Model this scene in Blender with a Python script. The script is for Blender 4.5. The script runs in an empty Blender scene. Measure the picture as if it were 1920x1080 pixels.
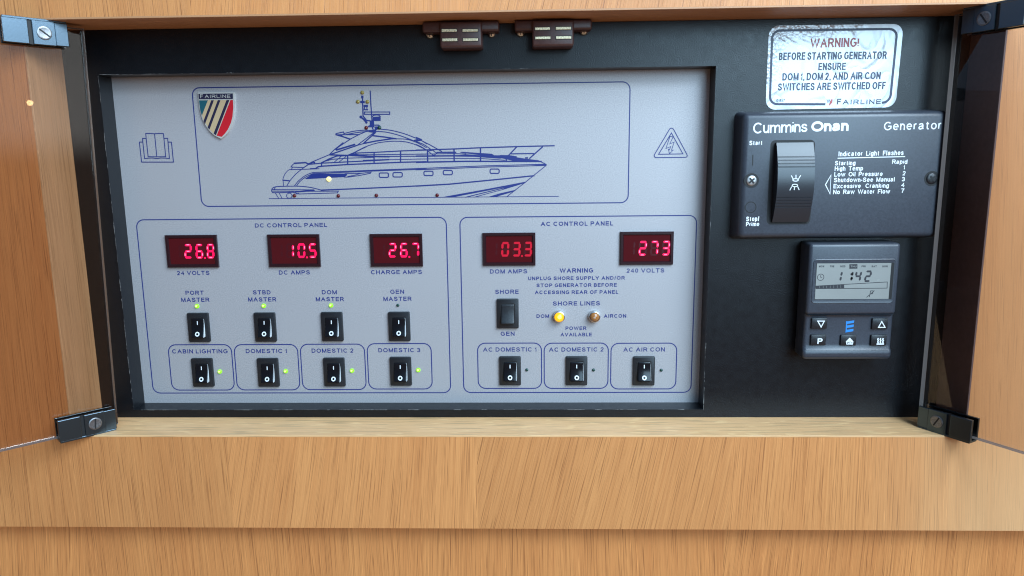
import bpy, bmesh, math, random
from mathutils import Matrix, Vector
random.seed(7)
S = 0.001                       # everything below is written in millimetres
C = bpy.context.scene.collection
scene = bpy.context.scene

# ------------------------------------------------------------------ camera
F_PX, CAM = 1339.14, (293.033, -507.998, -62.170)
RX, RY, RZ = 0.172142, 0.029544, -0.010626

def _rot(rx, ry, rz):
    X = Matrix.Rotation(rx, 3, 'X'); Y = Matrix.Rotation(ry, 3, 'Y'); Z = Matrix.Rotation(rz, 3, 'Z')
    return Z @ X @ Y
_R = _rot(RX, RY, RZ)           # rows: camera right, down, forward in (x, -z, y)
def _w(v): return Vector((v[0], v[2], -v[1]))
_right, _down, _fwd = _w(_R[0]), _w(_R[1]), _w(_R[2])
cd = bpy.data.cameras.new('camera'); cam = bpy.data.objects.new('camera', cd); C.objects.link(cam)
M = Matrix.Identity(4)
for i in range(3):
    M[i][0] = _right[i]; M[i][1] = -_down[i]; M[i][2] = -_fwd[i]; M[i][3] = CAM[i] * S
cam.matrix_world = M
cd.sensor_width = 36.0; cd.lens = F_PX / 1920 * 36.0
cd.clip_start = 0.01; cd.clip_end = 50
scene.camera = cam

def at(px, py, Y):
    """the point of the photograph's pixel (1920 x 1080) on the plane y = Y, in mm"""
    d = _right * ((px - 960) / F_PX) + _down * ((py - 540) / F_PX) + _fwd
    s = (Y - CAM[1]) / d.y
    return (CAM[0] + s * d.x, Y, CAM[2] + s * d.z)

# ------------------------------------------------------------------ light
world = bpy.data.worlds.new('World'); scene.world = world; world.use_nodes = True
wt_ = world.node_tree; bg = wt_.nodes['Background']
# the cabin round the camera: dim and warm, brown below, cool daylight from hatches up to the right
def _wm(op, a, b=None):
    n = wt_.nodes.new('ShaderNodeMath'); n.operation = op
    for i, v in enumerate((a, b)):
        if v is None: continue
        if isinstance(v, (int, float)): n.inputs[i].default_value = v
        else: wt_.links.new(v, n.inputs[i])
    return n.outputs[0]
_tc = wt_.nodes.new('ShaderNodeTexCoord')
def _lobe(d, power):
    v = Vector(d).normalized(); n = wt_.nodes.new('ShaderNodeVectorMath'); n.operation = 'DOT_PRODUCT'
    wt_.links.new(_tc.outputs['Generated'], n.inputs[0]); n.inputs[1].default_value = v
    return _wm('POWER', _wm('MAXIMUM', n.outputs['Value'], 0.0), power)
def _tint(f, c, prev):
    n = wt_.nodes.new('ShaderNodeVectorMath'); n.operation = 'SCALE'; n.inputs[0].default_value = c; wt_.links.new(f, n.inputs['Scale'])
    m = wt_.nodes.new('ShaderNodeVectorMath'); m.operation = 'ADD'; wt_.links.new(n.outputs[0], m.inputs[0])
    if isinstance(prev, tuple): m.inputs[1].default_value = prev
    else: wt_.links.new(prev, m.inputs[1])
    return m.outputs[0]
def _above(lo, hi):
    sp_ = wt_.nodes.new('ShaderNodeSeparateXYZ'); wt_.links.new(_tc.outputs['Generated'], sp_.inputs[0])
    m = wt_.nodes.new('ShaderNodeMapRange'); m.interpolation_type = 'SMOOTHSTEP'; wt_.links.new(sp_.outputs[2], m.inputs[0])
    m.inputs[1].default_value = lo; m.inputs[2].default_value = hi; return m.outputs[0]
_nz = wt_.nodes.new('ShaderNodeTexNoise'); _nz.inputs['Scale'].default_value = 3.2; _nz.inputs['Detail'].default_value = 3
wt_.links.new(_tc.outputs['Generated'], _nz.inputs['Vector'])
_e = _tint(_wm('POWER', _nz.outputs['Fac'], 2.0), (0.17, 0.13, 0.11), (0.0, 0.0, 0.0))
_e = _tint(_lobe((0.2, -0.3, -1), 1.5), (0.40, 0.23, 0.13), _e)
_e = _tint(_wm('MULTIPLY', _lobe((0.85, -0.5, 0.12), 4.0), _above(0.0, 0.05)), (1.0, 1.2, 1.3), _e)
_e = _tint(_lobe((0.27, -0.72, 0.64), 12.0), (0.8, 1.7, 2.7), _e)
_e = _tint(_wm('MULTIPLY', _lobe((-0.9, -0.15, 0.2), 4.0), _above(-0.1, 0.15)), (0.14, 0.26, 0.44), _e)
wt_.links.new(_e, bg.inputs[0]); bg.inputs[1].default_value = 1.0

def area(name, loc, target, sx, sy, power, col, shape='RECTANGLE'):
    l = bpy.data.lights.new(name, 'AREA'); l.shape = shape; l.size = sx * S; l.size_y = sy * S
    l.energy = power; l.color = col
    o = bpy.data.objects.new(name, l); C.objects.link(o)
    o.location = Vector(loc) * S
    o.rotation_euler = (Vector(target) - Vector(loc)).to_track_quat('-Z', 'Y').to_euler()
    return o
area('window_light', (950, -760, 650), (230, 0, -130), 700, 600, 20, (0.66, 0.845, 1.0))
area('added_sheen_light', (960, -1480, 230), (350, 0, -60), 800, 560, 11.0, (0.50, 0.78, 1.0))  # unseen cool lamp added for the blue sheen on the board
area('ceiling_downlight', (1320, -921, 97), (-20, -56, -21), 13, 13, 0.008, (1.0, 0.72, 0.35), 'DISK')

vs = scene.view_settings
vs.view_transform = 'Standard'; vs.look = 'None'; vs.exposure = 0.25; vs.gamma = 1.0; vs.use_curve_mapping = False
scene.cycles.max_bounces = 8; scene.cycles.transparent_max_bounces = 12
scene.cycles.use_denoising = True
scene.cycles.filter_width = 1.15

# ------------------------------------------------------------------ materials
def mat(name):
    m = bpy.data.materials.new(name); m.use_nodes = True
    nt = m.node_tree; return m, nt, nt.nodes['Principled BSDF']
def N(nt, t, **k):
    n = nt.nodes.new(t)
    for a, v in k.items(): setattr(n, a, v)
    return n
def math_(nt, op, a, b=None, c=None):
    n = N(nt, 'ShaderNodeMath', operation=op)
    for i, v in enumerate((a, b, c)):
        if v is None: continue
        if isinstance(v, (int, float)): n.inputs[i].default_value = v
        else: nt.links.new(v, n.inputs[i])
    return n.outputs[0]
def ramp(nt, src, stops):
    r = N(nt, 'ShaderNodeValToRGB'); e = r.color_ramp.elements
    while len(e) < len(stops): e.new(0.5)
    for q, (p, c) in zip(e, stops):
        q.position = p; q.color = (*c, 1) if len(c) == 3 else c
    nt.links.new(src, r.inputs[0]); return r.outputs[0]
def mix(nt, fac, a, b, mode='MIX'):
    n = N(nt, 'ShaderNodeMix', data_type='RGBA', blend_type=mode)
    for s, v in ((n.inputs[0], fac), (n.inputs[6], a), (n.inputs[7], b)):
        if isinstance(v, (int, float)): s.default_value = v
        elif isinstance(v, tuple): s.default_value = (*v, 1)
        else: nt.links.new(v, s)
    return n.outputs[2]

def plain(name, col, rough=0.5, metal=0.0, noise=0.0, nscale=600, bump=0.0, bscale=1500, spec=0.5, coat=0.0, emit=None, estr=0.0):
    m, nt, b = mat(name)
    b.inputs['Base Color'].default_value = (*col, 1); b.inputs['Roughness'].default_value = rough
    b.inputs['Metallic'].default_value = metal; b.inputs['Specular IOR Level'].default_value = spec
    b.inputs['Coat Weight'].default_value = coat; b.inputs['Coat Roughness'].default_value = 0.08
    tc = N(nt, 'ShaderNodeTexCoord')
    if noise:
        t = N(nt, 'ShaderNodeTexNoise'); t.inputs['Scale'].default_value = nscale; t.inputs['Detail'].default_value = 3
        nt.links.new(tc.outputs['Object'], t.inputs['Vector'])
        lo = tuple(c * (1 - noise) for c in col); hi = tuple(min(1, c * (1 + noise)) for c in col)
        nt.links.new(ramp(nt, t.outputs['Fac'], [(0.3, lo), (0.7, hi)]), b.inputs['Base Color'])
        rr = math_(nt, 'MULTIPLY_ADD', t.outputs['Fac'], 0.16, rough - 0.08)
        nt.links.new(rr, b.inputs['Roughness'])
    if bump:
        t2 = N(nt, 'ShaderNodeTexNoise'); t2.inputs['Scale'].default_value = bscale; t2.inputs['Detail'].default_value = 2
        nt.links.new(tc.outputs['Object'], t2.inputs['Vector'])
        bp = N(nt, 'ShaderNodeBump'); bp.inputs['Strength'].default_value = bump; bp.inputs['Distance'].default_value = 0.0004
        nt.links.new(t2.outputs['Fac'], bp.inputs['Height']); nt.links.new(bp.outputs[0], b.inputs['Normal'])
    if emit:
        b.inputs['Emission Color'].default_value = (*emit, 1); b.inputs['Emission Strength'].default_value = estr
    return m

def oak(name, light, dark, pore, along='z', leaf=0.172, off=0.09, slant=0.16, pores=1.0, rough=0.42, pale_end=None):
    m, nt, b = mat(name)
    tc = N(nt, 'ShaderNodeTexCoord'); sp = N(nt, 'ShaderNodeSeparateXYZ'); nt.links.new(tc.outputs['Object'], sp.inputs[0])
    x, y, z = sp.outputs
    if along == 'x': x, z = z, x
    if along == 'zy': x = y
    # veneer leaves butted side by side: each has its own grain, lean and slight tone
    if leaf:
        lx = math_(nt, 'DIVIDE', math_(nt, 'ADD', x, off), leaf); idx = math_(nt, 'FLOOR', lx)
        wn = N(nt, 'ShaderNodeTexWhiteNoise', noise_dimensions='1D'); nt.links.new(math_(nt, 'ADD', idx, off * 100), wn.inputs['W'])
        l1 = N(nt, 'ShaderNodeTexNoise', noise_dimensions='1D'); l1.inputs['Scale'].default_value = 1.5; l1.inputs['Detail'].default_value = 0.5
        nt.links.new(math_(nt, 'MULTIPLY_ADD', idx, 3.7, x), l1.inputs['W'])
        lean = math_(nt, 'MULTIPLY', math_(nt, 'SUBTRACT', l1.outputs['Fac'], 0.5), slant * 5)
        tone = wn.outputs['Value']; u = math_(nt, 'MULTIPLY_ADD', idx, 0.731, x)
        u = math_(nt, 'MULTIPLY_ADD', math_(nt, 'SUBTRACT', z, 0.06), lean, u)
    else:
        tone = None; u = math_(nt, 'MULTIPLY_ADD', z, slant, x)
    def grain(fx, fz, detail, dist=0.0):
        cb = N(nt, 'ShaderNodeCombineXYZ')
        nt.links.new(math_(nt, 'MULTIPLY', u, fx), cb.inputs[0]); nt.links.new(math_(nt, 'MULTIPLY', z, fz), cb.inputs[1])
        nt.links.new(math_(nt, 'MULTIPLY', y, fx * 0.5), cb.inputs[2])
        t = N(nt, 'ShaderNodeTexNoise'); t.inputs['Scale'].default_value = 1.0; t.inputs['Detail'].default_value = detail
        t.inputs['Distortion'].default_value = dist
        nt.links.new(cb.outputs[0], t.inputs['Vector']); return t.outputs['Fac']
    ph_ = N(nt, 'ShaderNodeTexNoise', noise_dimensions='1D'); ph_.inputs['Scale'].default_value = 700.0; ph_.inputs['Detail'].default_value = 1
    nt.links.new(u, ph_.inputs['W']); z = math_(nt, 'MULTIPLY_ADD', ph_.outputs['Fac'], 0.35, z)   # pores start at random heights
    broad = grain(45, 2.5, 3); fine = grain(520, 10, 4); p1 = grain(1150, 32, 0.0, 0.0); p2 = grain(1900, 78, 0.0)
    base = ramp(nt, broad, [(0.3, dark), (0.7, light)])
    base = mix(nt, 0.45, base, ramp(nt, fine, [(0.25, dark), (0.6, light)]))
    pf1 = ramp(nt, p1, [(0.60, (0, 0, 0)), (0.72, (1, 1, 1))])
    pf2 = ramp(nt, p2, [(0.56, (0, 0, 0)), (0.74, (1, 1, 1))])
    fk = grain(900, 90, 0.0); fkr = ramp(nt, fk, [(0.66, (0, 0, 0)), (0.76, (1, 1, 1))])      # pale ray flecks
    base = mix(nt, math_(nt, 'MULTIPLY', fkr, 0.45), base, tuple(min(1, c * 1.35) for c in light))
    col = mix(nt, math_(nt, 'MULTIPLY', pf2, 0.35 * pores), base, pore)
    col = mix(nt, math_(nt, 'MULTIPLY', pf1, 0.72 * pores), col, pore)
    if pale_end:       # paler wood toward one end, the stronger light there painted in too
        mr = N(nt, 'ShaderNodeMapRange', interpolation_type='SMOOTHSTEP'); nt.links.new(math_(nt, 'MULTIPLY_ADD', broad, 0.05, x), mr.inputs[0]); mr.inputs[1].default_value = pale_end; mr.inputs[2].default_value = pale_end + 0.13
        col = mix(nt, math_(nt, 'MULTIPLY', mr.outputs[0], 0.62), col, (0.78, 0.47, 0.235))
    if tone is not None:
        hs = N(nt, 'ShaderNodeHueSaturation'); nt.links.new(math_(nt, 'MULTIPLY_ADD', tone, 0.14, 0.93), hs.inputs['Value']); nt.links.new(col, hs.inputs['Color']); col = hs.outputs[0]
    nt.links.new(col, b.inputs['Base Color'])
    b.inputs['Roughness'].default_value = rough
    bp = N(nt, 'ShaderNodeBump'); bp.inputs['Strength'].default_value = 0.25; bp.inputs['Distance'].default_value = 0.0003
    hh = math_(nt, 'MULTIPLY_ADD', pf1, -1.0, math_(nt, 'MULTIPLY', pf2, -0.6))
    nt.links.new(hh, bp.inputs['Height']); nt.links.new(bp.outputs[0], b.inputs['Normal'])
    return m

OAK = oak('oak_veneer', (0.71, 0.305, 0.104), (0.55, 0.205, 0.064), (0.29, 0.105, 0.034), leaf=0.1715, off=0.194, slant=0.20, pale_end=0.25)
OAK2 = oak('oak_veneer_lower', (0.70, 0.288, 0.092), (0.53, 0.188, 0.056), (0.24, 0.082, 0.026), leaf=0.23, off=0.08, slant=0.10)
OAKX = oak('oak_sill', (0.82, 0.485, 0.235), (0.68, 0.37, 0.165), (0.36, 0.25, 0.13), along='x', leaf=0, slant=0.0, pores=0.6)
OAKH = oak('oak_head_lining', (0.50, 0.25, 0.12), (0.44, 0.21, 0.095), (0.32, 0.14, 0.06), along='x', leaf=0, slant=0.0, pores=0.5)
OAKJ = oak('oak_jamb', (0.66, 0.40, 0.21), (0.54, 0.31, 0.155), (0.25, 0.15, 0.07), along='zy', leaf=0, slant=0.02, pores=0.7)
BOARD = plain('black_board', (0.004, 0.005, 0.007), 0.33, noise=0.08, nscale=180, bump=0.25, bscale=1400, spec=0.36)
EDGE = plain('chipped_edge', (0.28, 0.27, 0.26), 0.8, noise=0.5)
DUST = plain('dust', (0.5, 0.5, 0.5), 0.9)
INK = plain('navy_ink', (0.006, 0.018, 0.150), 0.5)
BLACK = plain('black_plastic', (0.012, 0.013, 0.016), 0.38, noise=0.2, nscale=900, bump=0.12, bscale=2500)
GLOSSBLACK = plain('glossy_black_plastic', (0.006, 0.006, 0.008), 0.17, spec=0.28)
GREYBLACK = plain('charcoal_plastic', (0.040, 0.046, 0.060), 0.36, noise=0.15, nscale=900, bump=0.12, bscale=2200)
HINGEBLACK = plain('black_hinge_metal', (0.085, 0.118, 0.15), 0.30, metal=1.0, bump=0.04, bscale=900)
ROCKERGLOSS = plain('satin_rocker_plastic', (0.020, 0.023, 0.029), 0.31, bump=0.04, bscale=2000, spec=0.5)
FLANKGLINT = plain('painted_flank_glint', (0.62, 0.65, 0.68), 0.2)
WORNSTEEL = plain('worn_screw_steel', (0.42, 0.42, 0.42), 0.42, metal=0.8, noise=0.2, nscale=900)
JAMBSHADE = plain('painted_jamb_shade', (0.150, 0.105, 0.105), 0.5, noise=0.12, nscale=300)  # the shade on this jamb put into a plain dark brown
VOID = plain('painted_opening_shade', (0.004, 0.004, 0.005), 0.6)
WHITE = plain('white_print', (0.78, 0.80, 0.82), 0.5)
CHROME = plain('bright_steel', (0.62, 0.62, 0.62), 0.25, metal=1.0, noise=0.15, nscale=900)
DULLSTEEL = plain('dull_steel', (0.22, 0.22, 0.23), 0.38, metal=0.9, noise=0.2, nscale=900)
BROWN = plain('brown_plastic', (0.065, 0.026, 0.022), 0.42, noise=0.15, nscale=700, bump=0.1)
BRASS = plain('worn_brass', (0.70, 0.60, 0.40), 0.42, metal=0.7, noise=0.35, nscale=1100)
SILVER = plain('badge_silver', (0.72, 0.70, 0.66), 0.22, metal=0.45)
GOLD = plain('badge_gold', (0.74, 0.55, 0.32), 0.22, metal=0.4)
NAVY = plain('badge_navy', (0.018, 0.018, 0.045), 0.25, coat=0.5)
TEAL = plain('badge_teal', (0.010, 0.085, 0.110), 0.25, coat=0.5)
RED = plain('badge_red', (0.50, 0.012, 0.022), 0.25, coat=0.5)
STICKERNAVY = plain('sticker_navy', (0.012, 0.018, 0.06), 0.4)
STICKERRED = plain('sticker_red', (0.42, 0.06, 0.06), 0.4)
METERFRAME = plain('meter_frame', (0.020, 0.006, 0.009), 0.25)
METERWIN = plain('red_filter', (0.045, 0.004, 0.007), 0.12, emit=(1, 0.02, 0.03), estr=0.020)  # faint emission puts the halo of the digits into the filter
GHOST = plain('unlit_segment', (0.060, 0.005, 0.009), 0.25)
LCD = plain('lcd_glass', (0.265, 0.27, 0.255), 0.25, noise=0.03, nscale=60)
LCDINK = plain('lcd_segment', (0.020, 0.020, 0.026), 0.5)
BLUELOGO = plain('blue_logo', (0.02, 0.22, 0.62), 0.5)
LEDOFF = plain('led_off_green', (0.006, 0.045, 0.035), 0.2)
LEDRED = plain('led_off_red', (0.10, 0.008, 0.012), 0.2)
LEDYEL = plain('led_off_yellow', (0.26, 0.19, 0.05), 0.2)

def glow(name, col, strength):
    m, nt, b = mat(name)
    b.inputs['Base Color'].default_value = (*[c * .3 for c in col], 1); b.inputs['Roughness'].default_value = 0.3
    b.inputs['Emission Color'].default_value = (*col, 1); b.inputs['Emission Strength'].default_value = strength
    return m
SEG = glow('lit_segment', (1.0, 0.006, 0.10), 0.92)
SEGDIM = glow('dim_segment', (1.0, 0.010, 0.05), 0.28)
CORE = glow('segment_core', (1.0, 0.32, 0.62), 1.0)
LEDON = glow('led_on_green', (0.36, 1.0, 0.02), 0.72)
LEDCORE = glow('led_core', (0.80, 1.0, 0.30), 0.9)
LEDWARM = glow('led_on_white', (1.0, 0.92, 0.35), 1.1)
AMBERON = glow('amber_lit', (1.0, 0.46, 0.012), 1.15)
AMBERCORE = glow('amber_core', (1.0, 0.80, 0.20), 1.3)

def m_panel():
    m, nt, b = mat('silver_paint')
    tc = N(nt, 'ShaderNodeTexCoord')
    t = N(nt, 'ShaderNodeTexNoise'); t.inputs['Scale'].default_value = 1300; t.inputs['Detail'].default_value = 3
    t2 = N(nt, 'ShaderNodeTexNoise'); t2.inputs['Scale'].default_value = 9; t2.inputs['Detail'].default_value = 2
    for q in (t, t2): nt.links.new(tc.outputs['Object'], q.inputs['Vector'])
    c = ramp(nt, t.outputs['Fac'], [(0.3, (0.305, 0.294, 0.304)), (0.7, (0.475, 0.450, 0.460))])
    c = mix(nt, 0.25, c, ramp(nt, t2.outputs['Fac'], [(0.3, (0.360, 0.342, 0.350)), (0.7, (0.435, 0.412, 0.42))]))
    nt.links.new(c, b.inputs['Base Color']); b.inputs['Roughness'].default_value = 0.5; b.inputs['Metallic'].default_value = 0.25
    bp = N(nt, 'ShaderNodeBump'); bp.inputs['Strength'].default_value = 0.06; bp.inputs['Distance'].default_value = 0.0002
    nt.links.new(t.outputs['Fac'], bp.inputs['Height']); nt.links.new(bp.outputs[0], b.inputs['Normal'])
    return m
PANEL = m_panel()

def m_sticker():
    m, nt, b = mat('crumpled_foil')
    tc = N(nt, 'ShaderNodeTexCoord')
    t = N(nt, 'ShaderNodeTexNoise'); t.inputs['Scale'].default_value = 26; t.inputs['Detail'].default_value = 2; t.inputs['Distortion'].default_value = 1.6
    t2 = N(nt, 'ShaderNodeTexVoronoi'); t2.inputs['Scale'].default_value = 520
    mk = N(nt, 'ShaderNodeTexNoise'); mk.inputs['Scale'].default_value = 24; mk.inputs['Detail'].default_value = 1
    sp = N(nt, 'ShaderNodeSeparateXYZ'); nt.links.new(tc.outputs['Object'], sp.inputs[0])
    for q in (t, t2, mk): nt.links.new(tc.outputs['Object'], q.inputs['Vector'])
    # pebbled where it lifted, mostly toward the upper left corner
    g = math_(nt, 'ADD', math_(nt, 'MULTIPLY', sp.outputs[2], 14.0), math_(nt, 'MULTIPLY', sp.outputs[0], -9.0))
    k = ramp(nt, math_(nt, 'ADD', math_(nt, 'MULTIPLY_ADD', mk.outputs['Fac'], 1.6, -0.75), g), [(0.25, (0, 0, 0)), (0.45, (1, 1, 1))])
    b.inputs['Base Color'].default_value = (0.47, 0.48, 0.50, 1); b.inputs['Metallic'].default_value = 0.32; b.inputs['Roughness'].default_value = 0.30
    ridge = math_(nt, 'ABSOLUTE', math_(nt, 'SUBTRACT', t.outputs['Fac'], 0.5))
    bp = N(nt, 'ShaderNodeBump'); bp.inputs['Strength'].default_value = 0.5; bp.inputs['Distance'].default_value = 0.0008
    hh = math_(nt, 'ADD', math_(nt, 'MULTIPLY', math_(nt, 'MULTIPLY', t2.outputs['Distance'], k), 0.8), math_(nt, 'MINIMUM', math_(nt, 'MULTIPLY', ridge, 5.0), 0.5))
    nt.links.new(hh, bp.inputs['Height']); nt.links.new(bp.outputs[0], b.inputs['Normal'])
    return m
FOIL = m_sticker()

def m_glass(name, tint):
    """flat tinted pane: see-through by its tint, mirror-like by the Fresnel law on the face that meets the air"""
    m, nt, b = mat(name); nt.nodes.remove(b)
    out = nt.nodes['Material Output']
    tr = N(nt, 'ShaderNodeBsdfTransparent'); tr.inputs[0].default_value = (*tint, 1)
    gl = N(nt, 'ShaderNodeBsdfGlossy'); gl.inputs['Roughness'].default_value = 0.015
    fr = N(nt, 'ShaderNodeFresnel'); fr.inputs['IOR'].default_value = 1.8
    ge = N(nt, 'ShaderNodeNewGeometry')
    k = math_(nt, 'MULTIPLY', fr.outputs[0], math_(nt, 'SUBTRACT', 1.0, ge.outputs['Backfacing']))
    mx = N(nt, 'ShaderNodeMixShader'); nt.links.new(k, mx.inputs[0]); nt.links.new(tr.outputs[0], mx.inputs[1]); nt.links.new(gl.outputs[0], mx.inputs[2])
    nt.links.new(mx.outputs[0], out.inputs[0]); return m
GLASS = m_glass('tinted_glass', (0.90, 0.84, 0.805))
GLASSEDGE = plain('glass_edge', (0.20, 0.19, 0.19), 0.2, spec=0.6)

def m_lens(name, col):
    m, nt, b = mat(name)
    b.inputs['Base Color'].default_value = (*col, 1); b.inputs['Roughness'].default_value = 0.08; b.inputs['Coat Weight'].default_value = 0.6
    return m
AMBEROFF = m_lens('amber_unlit', (0.36, 0.14, 0.035))

# ------------------------------------------------------------------ mesh helpers
class MB:
    def __init__(s): s.v = []; s.f = []; s.mi = []
    def add(s, vs, fs, mi=0):
        o = len(s.v); s.v += [tuple(q) for q in vs]; s.f += [tuple(i + o for i in f) for f in fs]; s.mi += [mi] * len(fs); return s
    def bm(s, bm, mi=0):
        bm.verts.ensure_lookup_table(); bm.verts.index_update()
        s.add([v.co[:] for v in bm.verts], [[v.index for v in f.verts] for f in bm.faces], mi); bm.free(); return s
    def box(s, x0, x1, y0, y1, z0, z1, bev=0, seg=2, mi=0):
        bm = bmesh.new(); bmesh.ops.create_cube(bm, size=1)
        for v in bm.verts:
            v.co = ((x0 + x1) / 2 + v.co.x * (x1 - x0), (y0 + y1) / 2 + v.co.y * (y1 - y0), (z0 + z1) / 2 + v.co.z * (z1 - z0))
        if bev: bmesh.ops.bevel(bm, geom=bm.edges[:], offset=bev, segments=seg, affect='EDGES', profile=0.5)
        return s.bm(bm, mi)
    def prism(s, loop, yb, yf, bev=0, seg=3, mi=0, grow=0.0, back=True):
        """outline (x, z) from yb (back) to yf (front, nearer the camera) with a rounded front edge; grow widens the back"""
        bm = bmesh.new(); n = len(loop)
        cx = sum(p[0] for p in loop) / n; cz = sum(p[1] for p in loop) / n
        def g(p):
            if not grow: return p
            return (p[0] + math.copysign(grow, p[0] - cx), p[1] + math.copysign(grow, p[1] - cz))
        A = [bm.verts.new((g(p)[0], yb, g(p)[1])) for p in loop]; B_ = [bm.verts.new((p[0], yf, p[1])) for p in loop]
        for i in range(n): bm.faces.new((A[i], A[(i + 1) % n], B_[(i + 1) % n], B_[i]))
        bm.faces.new(B_)
        if back: bm.faces.new(A[::-1])
        bmesh.ops.recalc_face_normals(bm, faces=bm.faces[:])
        if bev:
            es = [e for e in bm.edges if all(v in set(B_) for v in e.verts)]
            if n <= 8: es = [e for e in bm.edges if not all(v in set(A) for v in e.verts)]
            bmesh.ops.bevel(bm, geom=es, offset=bev, segments=seg, affect='EDGES', profile=0.5)
        return s.bm(bm, mi)
    def extrude_x(s, prof, x0, x1, bev=0, seg=2, mi=0):
        """profile of (y, z) points swept from x0 to x1"""
        bm = bmesh.new(); n = len(prof)
        A = [bm.verts.new((x0, p[0], p[1])) for p in prof]; B_ = [bm.verts.new((x1, p[0], p[1])) for p in prof]
        for i in range(n): bm.faces.new((A[i], A[(i + 1) % n], B_[(i + 1) % n], B_[i]))
        bm.faces.new(A); bm.faces.new(B_)
        bmesh.ops.recalc_face_normals(bm, faces=bm.faces[:])
        if bev:
            es = [e for e in bm.edges if (len(e.link_faces) == 2 and e.calc_face_angle(0) > 0.45)]
            bmesh.ops.bevel(bm, geom=es, offset=bev, segments=seg, affect='EDGES', profile=0.5)
        return s.bm(bm, mi)
    def lathe(s, cx, cz, prof, n=28, mi=0):
        """prof: (radius, y) rings, axis along y; the last ring is closed"""
        vs, fs = [], []
        for r, y in prof:
            vs += [(cx + r * math.cos(2 * math.pi * k / n), y, cz + r * math.sin(2 * math.pi * k / n)) for k in range(n)]
        for j in range(len(prof) - 1):
            for k in range(n):
                fs.append((j * n + k, j * n + (k + 1) % n, (j + 1) * n + (k + 1) % n, (j + 1) * n + k))
        fs.append(tuple((len(prof) - 1) * n + k for k in range(n)))
        return s.add(vs, fs, mi)
    def poly(s, pts, Y, mi=0): return s.add([(p[0], Y, p[1]) for p in pts], [tuple(range(len(pts)))], mi)
    def slab(s, pts, y0, y1, mi=0):
        """a thin plate with real thickness"""
        n = len(pts); vs = [(p[0], y0, p[1]) for p in pts] + [(p[0], y1, p[1]) for p in pts]
        return s.add(vs, [tuple(range(n)), tuple(range(2 * n - 1, n - 1, -1))] + [(i, (i + 1) % n, n + (i + 1) % n, n + i) for i in range(n)], mi)
    def ribbon(s, pts, w, Y, closed=False, mi=0):
        P = [Vector((p[0], p[1])) for p in pts]; n = len(P); L, R = [], []
        for i in range(n):
            a = P[(i - 1) % n] if (closed or i > 0) else None; b = P[(i + 1) % n] if (closed or i < n - 1) else None
            d1 = (P[i] - a).normalized() if a is not None and (P[i] - a).length > 1e-9 else None
            d2 = (b - P[i]).normalized() if b is not None and (b - P[i]).length > 1e-9 else None
            d1 = d1 or d2 or Vector((1, 0)); d2 = d2 or d1
            t = d1 + d2; t = t.normalized() if t.length > 1e-6 else d1
            nn = Vector((-t.y, t.x)); k = max(0.5, abs(nn.dot(Vector((-d1.y, d1.x)))))
            L.append(P[i] + nn * (w / 2 / k)); R.append(P[i] - nn * (w / 2 / k))
        vs = [(p.x, Y, p.y) for p in L] + [(p.x, Y, p.y) for p in R]
        fs = [(i, (i + 1) % n, n + (i + 1) % n, n + i) for i in range(n if closed else n - 1)]
        return s.add(vs, fs, mi)
    def build(s, name, mats, parent=None, origin=(0, 0, 0), smooth=0):
        me = bpy.data.meshes.new(name)
        me.from_pydata([((v[0] - origin[0]) * S, (v[1] - origin[1]) * S, (v[2] - origin[2]) * S) for v in s.v], [], s.f)
        for m in (mats if isinstance(mats, (list, tuple)) else [mats]): me.materials.append(m)
        me.polygons.foreach_set('material_index', s.mi)
        if smooth:
            me.shade_smooth(); me.set_sharp_from_angle(angle=math.radians(smooth))
        me.update()
        o = bpy.data.objects.new(name, me); C.objects.link(o)
        if parent: o.parent = parent
        return o

def thing(name, label, cat, loc=(0, 0, 0), group=None):
    o = bpy.data.objects.new(name, None); C.objects.link(o); o.location = Vector(loc) * S
    o.empty_display_size = 0.02; o['label'] = label; o['category'] = cat; o['kind'] = 'thing'
    if group: o['group'] = group
    return o
def copy_part(o, parent, loc, label=None):
    """a part and its own pieces, placed anew"""
    c = o.copy(); C.objects.link(c); c.parent = parent; c.location = loc
    if label: c['label'] = label
    for ch in list(o.children):
        d = ch.copy(); C.objects.link(d); d.parent = c
    return c

def rr(x0, z0, x1, z1, r, n=6):
    out = []
    for cx, cz, a0 in ((x1 - r, z1 - r, 0), (x0 + r, z1 - r, 90), (x0 + r, z0 + r, 180), (x1 - r, z0 + r, 270)):
        for k in range(n + 1):
            a = math.radians(a0 + 90 * k / n); out.append((cx + r * math.cos(a), cz + r * math.sin(a)))
    return out
def circ(cx, cz, rx, rz=None, n=20):
    rz = rz or rx
    return [(cx + rx * math.cos(2 * math.pi * k / n), cz + rz * math.sin(2 * math.pi * k / n)) for k in range(n)]
def xz(px, py, Y): p = at(px, py, Y); return (p[0], p[2])

def el(cx, cy, rx, ry, a0, a1, n=10):
    return [(cx + rx * math.cos(math.radians(a0 + (a1 - a0) * k / n)), cy + ry * math.sin(math.radians(a0 + (a1 - a0) * k / n))) for k in range(n + 1)]
_S = [(.95, .73), (.89, .86), (.72, .97), (.48, 1), (.24, .97), (.08, .87), (.05, .74), (.15, .61), (.5, .52), (.86, .42), (1, .28), (.95, .14), (.78, .03), (.5, 0), (.22, .03), (.05, .15), (0, .3)]
_sm = [(x, y * .725) for x, y in _S]
_h = [(0, .42), (.12, .6), (.4, .725), (.75, .69), (1, .48), (1, 0)]
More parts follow.
